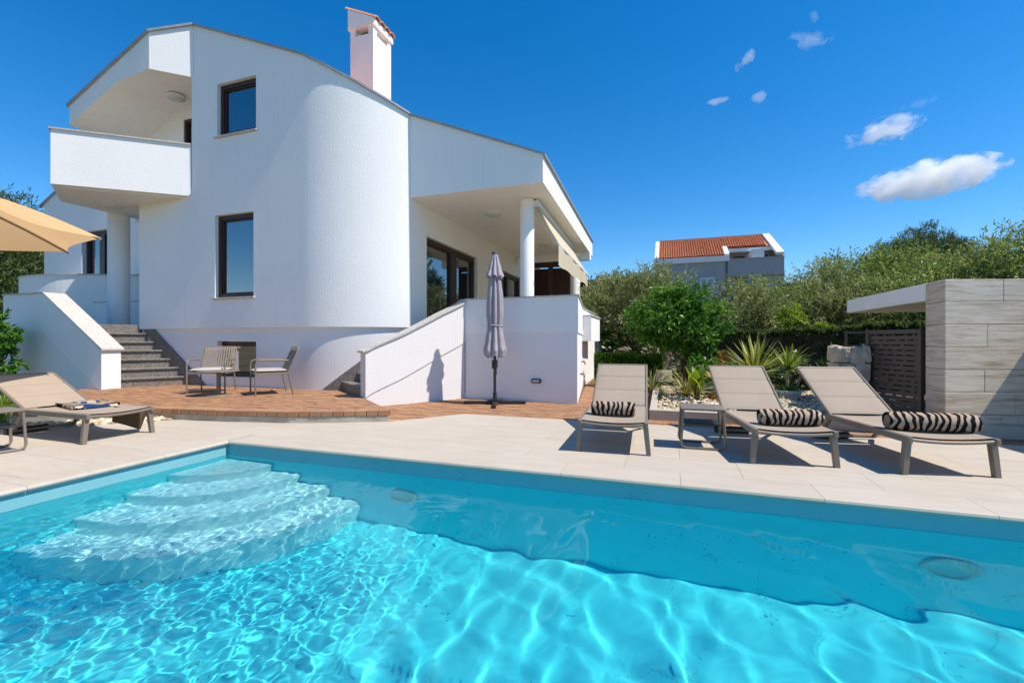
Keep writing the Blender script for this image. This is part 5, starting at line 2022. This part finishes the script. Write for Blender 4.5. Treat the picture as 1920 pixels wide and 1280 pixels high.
# light lime shrubs above the hedge
for px, d, z, r_, lab in ((1482, 11.2, 1.55, (.27, .26, .34), 'lime green shrub sticking up above the middle of the hedge'),
                          (1540, 11.0, 1.32, (.28, .25, .16), 'low lime green shrub on the hedge left of the canopy slab'),
                          (1662, 9.8, 1.28, (.16, .16, .14), 'small lime green sprig above the gate')):
    x, y = P2(px, d)
    t = thing('lime_shrub', lab, 'shrub', (x, y, 0), 0, 'lime green shrubs above the hedge')
    limbs(t, (0, 0, 0), (0, 0, z - r_[2] * .4), r_[0] * .7, 5, .025, MT['tree_bark'], px)
    crown('crown', t, (0, 0, z), r_, int(60 * r_[0] / .3), 14, .10, .04, MT['bright'], px + 1, .25, .1, .2, .2)

# clipped hedge: leaf-covered body along a line
def hedge(name, label, pts, w, h0, h1, n, seed, L=.06, leaf='hedge', z0=-.05):
    cxy = pts[len(pts) // 2]
    t = thing(name, label, 'hedge', (cxy[0], cxy[1], 0))
    org = (cxy[0], cxy[1], 0)
    body = MB(org)
    off = inward(pts, -w / 2 + .07), inward(pts, w / 2 - .07)
    m = len(pts)
    for i in range(m - 1):
        ha, hb2 = h0 + (h1 - h0) * i / (m - 1), h0 + (h1 - h0) * (i + 1) / (m - 1)
        body.prism([off[0][i], off[0][i + 1], off[1][i + 1], off[1][i]], z0, [ha - .08, hb2 - .08, hb2 - .08, ha - .08])
    body.build('inner_growth', MT['soil'], t)
    rg = np.random.default_rng(seed)
    seg = rg.integers(0, m - 1, n)
    u = rg.random(n)
    P = np.array(pts)
    a, b = P[seg], P[seg + 1]
    c = a + (b - a) * u[:, None]
    d = (b - a) / np.linalg.norm(b - a, axis=1, keepdims=True)
    nr = np.stack([-d[:, 1], d[:, 0]], 1)
    hh = h0 + (h1 - h0) * (seg + u) / (m - 1)
    face = rg.random(n)
    side = np.where(face < .5, -1.0, np.where(face < .62, 1.0, rg.uniform(-1, 1, n)))
    top = face >= .62
    bumpn = .035 * np.sin(c[:, 0] * 7 + c[:, 1] * 3) + .03 * np.sin(c[:, 0] * 13.1 - c[:, 1] * 9) + rg.normal(size=n) * .022
    xy = c + nr * (side * (w / 2 + bumpn))[:, None]
    z = np.where(top, hh + bumpn, z0 + (hh - z0) * rg.random(n))
    pos = np.stack([xy[:, 0] - org[0], xy[:, 1] - org[1], z], 1)
    dv = np.stack([nr[:, 0] * side, nr[:, 1] * side, np.where(top, 1.0, .15)], 1) * .8 + rg.normal(size=(n, 3)) * .6
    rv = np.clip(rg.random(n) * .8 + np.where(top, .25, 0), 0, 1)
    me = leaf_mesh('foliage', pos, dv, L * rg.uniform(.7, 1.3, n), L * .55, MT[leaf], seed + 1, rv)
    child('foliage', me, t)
    return t
pts = [P2(1285, 12.6), P2(1400, 11.6), P2(1500, 10.8), P2(1600, 10.0), P2(1680, 9.3), P2(1770, 8.6)]
hedge('clipped_hedge', 'dark clipped hedge running from the orange tree to the metal gate', pts[::-1], .8, 1.36, 1.20, 46000, 301, .07)
pts = [P2(1098, 13.3), P2(1160, 13.4), P2(1240, 13.2)]
hedge('low_hedge', 'low bright green hedge at the end of the brick path', pts, .7, .66, .60, 14000, 305, .07, 'citrus')
# citrus bush right beside the porch corner
x, y = P2(1122, 14.6)
t = thing('citrus_bush', 'bright green bush beside the porch flower box', 'shrub', (x, y, 0))
limbs(t, (0, 0, 0), (0, 0, .6), .5, 5, .04, MT['tree_bark'], 311)
crown('crown', t, (0, 0, 1.15), (.62, .6, .72), 130, 26, .10, .045, MT['citrus'], 312, .2, .05, .35, .1)

# rubble garden wall
A_, B_ = Vector(P2(1085, 16.2)), Vector(P2(1330, 15.6))
RO = ((A_.x + B_.x) / 2, (A_.y + B_.y) / 2, 0)
rw = thing('rubble_wall', 'low dry stone wall of rubble behind the low green hedge', 'wall', RO)
dW = (B_ - A_).normalized()
LW = (B_ - A_).length
MB(RO).bar((A_.x, A_.y + .25, .35), (B_.x, B_.y + .25, .35), .3, .7).build('core', MT['soil'], rw)
stones = []
for k in range(6):
    me = rough_stone(80 + k, (1, 1, 1))
    me.materials.append(MT['rubble'])
    stones.append(me)
for r_ in range(5):
    s = rnd.uniform(-.1, 0)
    while s < LW:
        w = rnd.uniform(.18, .38)
        p = A_ + dW * (s + w / 2)
        child('stone', stones[rnd.randrange(6)], rw, (p.x - RO[0], p.y - RO[1], .12 + r_ * .165 + rnd.uniform(-.02, .02)), (rnd.uniform(-.2, .2), rnd.uniform(-.2, .2), rnd.uniform(-.3, .3)), (w * 1.05, .28, .19 * rnd.uniform(.85, 1.15)))
        s += w

# blades: yucca, flax ... every blade a part of its own
def blade_mesh(L, W, bend, mat, rvv, name='blade', n=7):
    mb = MB()
    vs, fs = [], []
    for i in range(n):
        t = i / (n - 1)
        w = W * (math.sin(math.pi * min(1, .18 + t * .82)) ** .8 if t < .999 else .02) * (1 - .25 * t)
        z = L * (t - bend * .35 * t * t * t)
        x = L * bend * t * t * .75
        vs += [(x, -w / 2, z), (x - w * .18, 0, z + w * .04), (x, w / 2, z)]
    for i in range(n - 1):
        fs += [(3 * i, 3 * i + 1, 3 * i + 4, 3 * i + 3), (3 * i + 1, 3 * i + 2, 3 * i + 5, 3 * i + 4)]
    mb.add(vs, fs, True)
    me = mb.mesh(name, mat)
    at = me.attributes.new('rnd', 'FLOAT', 'POINT')
    at.data.foreach_set('value', np.full(len(vs), rvv, dtype=np.float32))
    return me
def rosette(parent, c, n, L, W, mat, seed, spread=75, bend=(.05, .35), up=8, name='blade'):
    rg = random.Random(seed)
    pool_ = [blade_mesh(L * rg.uniform(.75, 1.05), W * rg.uniform(.85, 1.1), rg.uniform(*bend), MT[mat], rg.random(), name) for _ in range(9)]
    for i in range(n):
        tilt = up + (spread - up) * ((i + .5) / n) ** .8 + rg.uniform(-6, 6)
        child(name, pool_[rg.randrange(9)], parent, (c[0] + rg.uniform(-.02, .02), c[1] + rg.uniform(-.02, .02), c[2]), (0, R(tilt), R(137.5 * i + rg.uniform(-12, 12))))
x, y = P2(1415, 8.3)
t = thing('yucca', 'broad spiky yucca clump behind the lounger beside the side table', 'plant', (x, y, .05))
MB().tube([(0, 0, 0), (.01, 0, .42)], [.07, .055], 10).build('stem', MT['bark_pale'], t)
rosette(t, (0, 0, .40), 70, .82, .058, 'yucca', 401, 86, (.0, .18), 4)
x, y = P2(1480, 7.7)
t = thing('dracaena', 'small palm-like dracaena on a slim stem in the pale pot', 'plant', (x, y, .22))
MB().tube([(-.02, 0, 0), (-.03, 0, .2), (.0, 0, .32)], [.028, .024, .022], 8).build('stem', MT['bark_pale'], t)
MB().tube([(.10, .02, 0), (.17, .03, .25), (.24, .03, .48)], [.026, .024, .022], 8).build('stem', MT['bark_pale'], t)
rosette(t, (.0, 0, .36), 54, .56, .042, 'yucca2', 402, 100, (.0, .45), 4)
t2 = thing('pale_pot', 'pale round plant pot holding the small dracaena', 'pot', (x, y, 0))
MB().lathe((0, 0, 0), [(.13, 0), (.165, .16), (.168, .165), (.182, .17), (.185, .225), (.165, .228), (.16, .205), (.01, .20)], 28).build('bowl', MT['pot'], t2)
rg = np.random.default_rng(77)
n = 260
pos = rg.normal(size=(n, 3)) * (.07, .07, .02) + (0, 0, .225)
me = leaf_mesh('low_leaves', pos, rg.normal(size=(n, 3)) * .6 + (0, 0, .6), .06, .035, MT['citrus'], 78)
child('low_leaves', me, t2)
x, y = P2(1288, 7.85)
t = thing('flax_clump', 'variegated flax clump with arching yellow striped blades on the pebbles', 'plant', (x, y, .09))
rosette(t, (0, 0, 0), 74, .68, .032, 'flax', 403, 78, (.1, .75), 6)
x, y = P2(1222, 8.6)
t = thing('flax_clump', 'variegated flax clump half hidden behind the lounger nearest the parasol', 'plant', (x, y, .09))
rosette(t, (0, 0, 0), 34, .66, .028, 'flax', 404, 70, (.1, .6), 10)
x, y = P2(1307, 7.25)
t = thing('canna', 'yellow green canna with upright broad leaves beside the flax clump', 'plant', (x, y, .09))
for k in range(4):
    MB().tube([(.02 * (k - 1.5), .012 * (k % 2), 0), (.025 * (k - 1.5), .01, .3)], [.011, .008], 6).build('stalk', MT['lawn'], t)
rosette(t, (0, 0, .18), 8, .50, .17, 'bright', 405, 34, (.05, .3), 3, 'leaf')
rosette(t, (0, 0, .12), 12, .40, .026, 'flax', 415, 60, (.2, .6), 14)
x, y = P2(1342, 8.6)
t = thing('canna', 'golden canna with one drooping broad leaf before the dark bush', 'plant', (x, y, .09))
rosette(t, (-.05, 0, .25), 5, .34, .12, 'gold', 406, 60, (.1, .5), 20, 'leaf')
MB().tube([(0, 0, 0), (-.04, 0, .3)], [.012, .008], 6).build('stalk', MT['lawn'], t)

def bush(name, label, cat, px, d, z, rad, clumps, per, L, W, leaf, seed, group=None, zc=None):
    x, y = P2(px, d)
    t = thing(name, label, cat, (x, y, z), 0, group)
    limbs(t, (0, 0, 0), (0, 0, rad[2] * .7), rad[0] * .6, 4, .018, MT['tree_bark'], seed)
    crown('foliage', t, (0, 0, zc if zc else rad[2] * .8), rad, clumps, per, L, W, MT[leaf], seed + 1, .25, .1, .2)
    return t
bush('dark_bush', 'dense mid green bush behind the cannas', 'shrub', 1345, 9.3, .08, (.46, .4, .36), 80, 22, .09, .045, 'citrus', 501)
bush('laurel_bush', 'dark bush between the dracaena pot and the hedge', 'shrub', 1500, 8.9, .05, (.7, .4, .36), 120, 22, .085, .04, 'hedge', 503)
bush('laurel_bush', 'dark bush at the foot of the hedge beside the stone pillar', 'shrub', 1580, 8.5, .0, (.5, .35, .5), 90, 22, .085, .04, 'hedge', 505)
bush('lavender_cushion', 'grey green lavender cushion on the pebbles', 'plant', 1327, 8.0, .08, (.24, .2, .12), 50, 30, .06, .012, 'grey_leaf', 507)
bush('sedum_mat', 'low rusty orange sedum mat at the kerb', 'plant', 1345, 7.3, .08, (.26, .16, .05), 60, 16, .035, .02, 'orange_leaf', 509)
bush('sedum_mat', 'rusty maple-like shrub against the dark hedge', 'plant', 1365, 9.4, .3, (.42, .3, .16), 60, 16, .07, .03, 'orange_leaf', 511, None, .32)
bush('dwarf_conifer', 'tiny dark green conifer seedling on the pebbles', 'plant', 1238, 7.3, .09, (.055, .055, .10), 24, 14, .035, .008, 'pine', 513)
# twisted bonsai-like olive in a square planter
x, y = P2(1245, 11.6)
t = thing('square_planter', 'cream square planter on the pebbles', 'planter', (x, y, -.02), R(25))
MB().prism([(-.15, -.15), (.15, -.15), (.15, .15), (-.15, .15)], 0, .34).build('box', MT['planter'], t, .01)
MB().box((-.13, -.13, .3401), (.13, .13, .35)).build('soil', MT['soil'], t)
t = thing('bonsai_olive', 'small twisted olive with a pale bare trunk in the square planter', 'tree', (x, y, .33))
MB().tube([(0, 0, 0), (.03, 0, .12), (.10, .02, .26), (.06, .0, .40), (.12, .0, .52)], [.05, .04, .045, .035, .03], 10).build('trunk', MT['bark_pale'], t)
crown('crown', t, (.0, 0, .70), (.26, .24, .19), 50, 26, .06, .02, MT['olive'], 521, .3, .1, .2)

# ---- left side: pines, citrus bush, tufts
def pine(label, loc, h, rad, seed, clumps=260, group='pines behind the villa', name='pine_tree', zc=None):
    t = thing(name, label, 'tree', (*loc, -.1), 0, group)
    zc = zc if zc else h - rad[2]
    limbs(t, (0, 0, 0), (0, 0, zc), rad[0] * .7, 8, .2, MT['tree_bark'], seed)
    crown('crown', t, (0, 0, zc), rad, int(clumps * 1.5), 90, .30, .045, MT['pine'], seed + 1, .15, .3, .3)
    return t
pine('dark pine behind the villa, left of the west wing', P2(60, 24), 6.4, (3.2, 3, 2.6), 601)
pine('dark pine at the left edge of the photo', P2(-30, 19), 5.2, (2.6, 2.4, 2.2), 603, 240)
pine('low pine closing the gap between the round balcony and the photo edge', P2(15, 27), 4.5, (3.0, 2.4, 2.2), 605, 200)
pine('tall pine whose branch tip shows at the left edge above the parasol', P2(-175, 21), 10.2, (4.2, 3.5, 3.6), 607, 330)
x, y = P2(1725, 40)
pine('round dark umbrella pine crown above the olive trees on the right', (x, y), 10.4, (4.2, 4, 2.4), 611, 420, None, 'umbrella_pine')
t = thing('citrus_bush', 'glossy green citrus bush at the left edge beside the sloping stair wall', 'shrub', (*P2(-16, 8.7), 0))
limbs(t, (0, 0, 0), (0, 0, .8), .4, 5, .04, MT['tree_bark'], 621)
crown('crown', t, (0, 0, 1.02), (.34, .36, .58), 110, 26, .10, .045, MT['citrus'], 622, .22, .0, .3, .25)
for k, (px, d) in enumerate(((6, 7.4), (-20, 7.0), (30, 7.9))):
    t = thing('grass_tuft', ['strappy grass tuft behind the shaded lounger at the photo edge', 'strappy grass tuft cut off by the left edge of the photo', 'strappy grass tuft against the sloping stair wall'][k], 'plant', (*P2(px, d), -.02), 0, 'grass tufts beside the stair wall')
    rosette(t, (0, 0, 0), 46, .46, .02, 'yucca2', 631 + k, 70, (.2, .9), 4)
scatter_grass('grass', 'rough grass left of the brick terrace', ((-11.5, -8.2), (2.6, 5.4), -.09), 9000, .12, MT['grass'], 641)
# far planting closing the horizon
for i, (px, d, h, rx) in enumerate(((1100, 34, 4.2, 3.4), (1290, 26, 3.0, 3.2), (1420, 30, 3.6, 3.5), (1600, 26, 3.8, 3.6), (1780, 24, 4.0, 3.6), (1960, 20, 4.0, 3.0), (1190, 25, 2.6, 2.2))):
    x, y = P2(px, d)
    tree('distant_tree', ['rounded tree far behind the porch', 'low rounded tree behind the orange tree', 'rounded tree below the grey house', 'rounded tree behind the olive row left of the slab', 'rounded tree behind the olive row above the slab', 'rounded tree behind the travertine wall', 'low rounded tree behind the rubble wall'][i],
         'tree', (x, y), h, (rx, 2.2, h * .5), .15, 240, 46, .17, .06, 'olive2', 'tree_bark', 700 + 9 * i, 'trees far behind the garden', 6, zc=h * .5, squash=1.0, hollow=.3)

# ================================================================== CLOUDS: small volumes far off, lit by the sun
def cloud(label, px, py, w, h, tilt, d, seed, dens, cut):
    """px, py: where it stands as seen from the terrace; w, h half sizes in metres"""
    x, y = P2(px, d)
    z = 1.05 + (640 - py) / 850 * d
    bm = bmesh.new()
    bmesh.ops.create_icosphere(bm, subdivisions=3, radius=1.0)
    me = bpy.data.meshes.new('cloud')
    bm.to_mesh(me)
    bm.free()
    m = bpy.data.materials.new('cloud_vapour')
    m.use_nodes = True
    t = m.node_tree
    t.nodes.clear()
    out = t.nodes.new('ShaderNodeOutputMaterial')
    vol = t.nodes.new('ShaderNodeVolumePrincipled')
    vol.inputs['Color'].default_value = (1, 1, 1, 1)
    vol.inputs['Anisotropy'].default_value = .0
    tc = t.nodes.new('ShaderNodeTexCoord')
    mp = t.nodes.new('ShaderNodeMapping')
    mp.inputs['Location'].default_value = (seed * 3.7, seed * 1.9, seed)
    mp.inputs['Scale'].default_value = (w / 26, w * .32 / 22, h / 17)
    t.links.new(tc.outputs['Object'], mp.inputs[0])
    nz = t.nodes.new('ShaderNodeTexNoise')
    nz.inputs['Scale'].default_value = 1.0
    nz.inputs['Detail'].default_value = 9
    nz.inputs['Roughness'].default_value = .62
    nz.inputs['Distortion'].default_value = .3
    t.links.new(mp.outputs[0], nz.inputs['Vector'])
    ln = t.nodes.new('ShaderNodeVectorMath')
    ln.operation = 'LENGTH'
    t.links.new(tc.outputs['Object'], ln.inputs[0])
    def mth(op, a, b):
        k = t.nodes.new('ShaderNodeMath')
        k.operation = op
        for i, v in enumerate((a, b)):
            if hasattr(v, 'node'):
                t.links.new(v, k.inputs[i])
            else:
                k.inputs[i].default_value = v
        return k.outputs[0]
    fall = mth('SUBTRACT', 1.0, ln.outputs['Value'])
    v = mth('ADD', mth('MULTIPLY', mth('SUBTRACT', nz.outputs[0], .5), 2.6), mth('MULTIPLY', fall, 1.0))
    v = mth('SUBTRACT', v, cut)
    v = mth('MINIMUM', mth('MAXIMUM', mth('MULTIPLY', v, 6.0), 0.0), 1.0)
    v = mth('MULTIPLY', v, dens)
    t.links.new(v, vol.inputs['Density'])
    t.links.new(vol.outputs[0], out.inputs['Volume'])
    me.materials.append(m)
    o = link(bpy.data.objects.new('cloud', me))
    o.location = (x, y, z)
    o.scale = (w, w * .32, h)
    o.rotation_euler = Euler((0, -R(tilt), R(19)), 'XYZ')
    tag(o, label, 'cloud', 'small white clouds in the sky')
    return o
D_ = 620
k = D_ / 850 * 1.12
cloud('largest white cloud, lowest in the sky at the right', 1748, 334, 134 * k, 34 * k, 11, D_, 1, .050, .16)
cloud('second largest white cloud, just above the lowest one', 1662, 245, 76 * k, 26 * k, 14, D_, 2.3, .040, .30)
cloud('small bright cloud puff left of the wispy pair', 1398, 112, 29 * k, 16 * k, 38, D_, 3.1, .045, .36)
cloud('small cloud puff next to the thin streak', 1425, 181, 18 * k, 12 * k, 25, D_, 4.4, .042, .36)
cloud('thin streak of cloud left of a small puff', 1357, 187, 34 * k, 9 * k, 12, D_, 5.2, .035, .40)
cloud('wispy torn cloud below the highest wisp', 1520, 74, 48 * k, 22 * k, 10, D_, 6.7, .018, .42)
cloud('highest wisp of cloud near the top edge', 1524, 32, 13 * k, 24 * k, 0, D_, 7.9, .024, .40)
cloud('faint wisp between the puff and the second largest cloud', 1718, 195, 42 * k, 12 * k, 22, D_, 8.3, .010, .42)
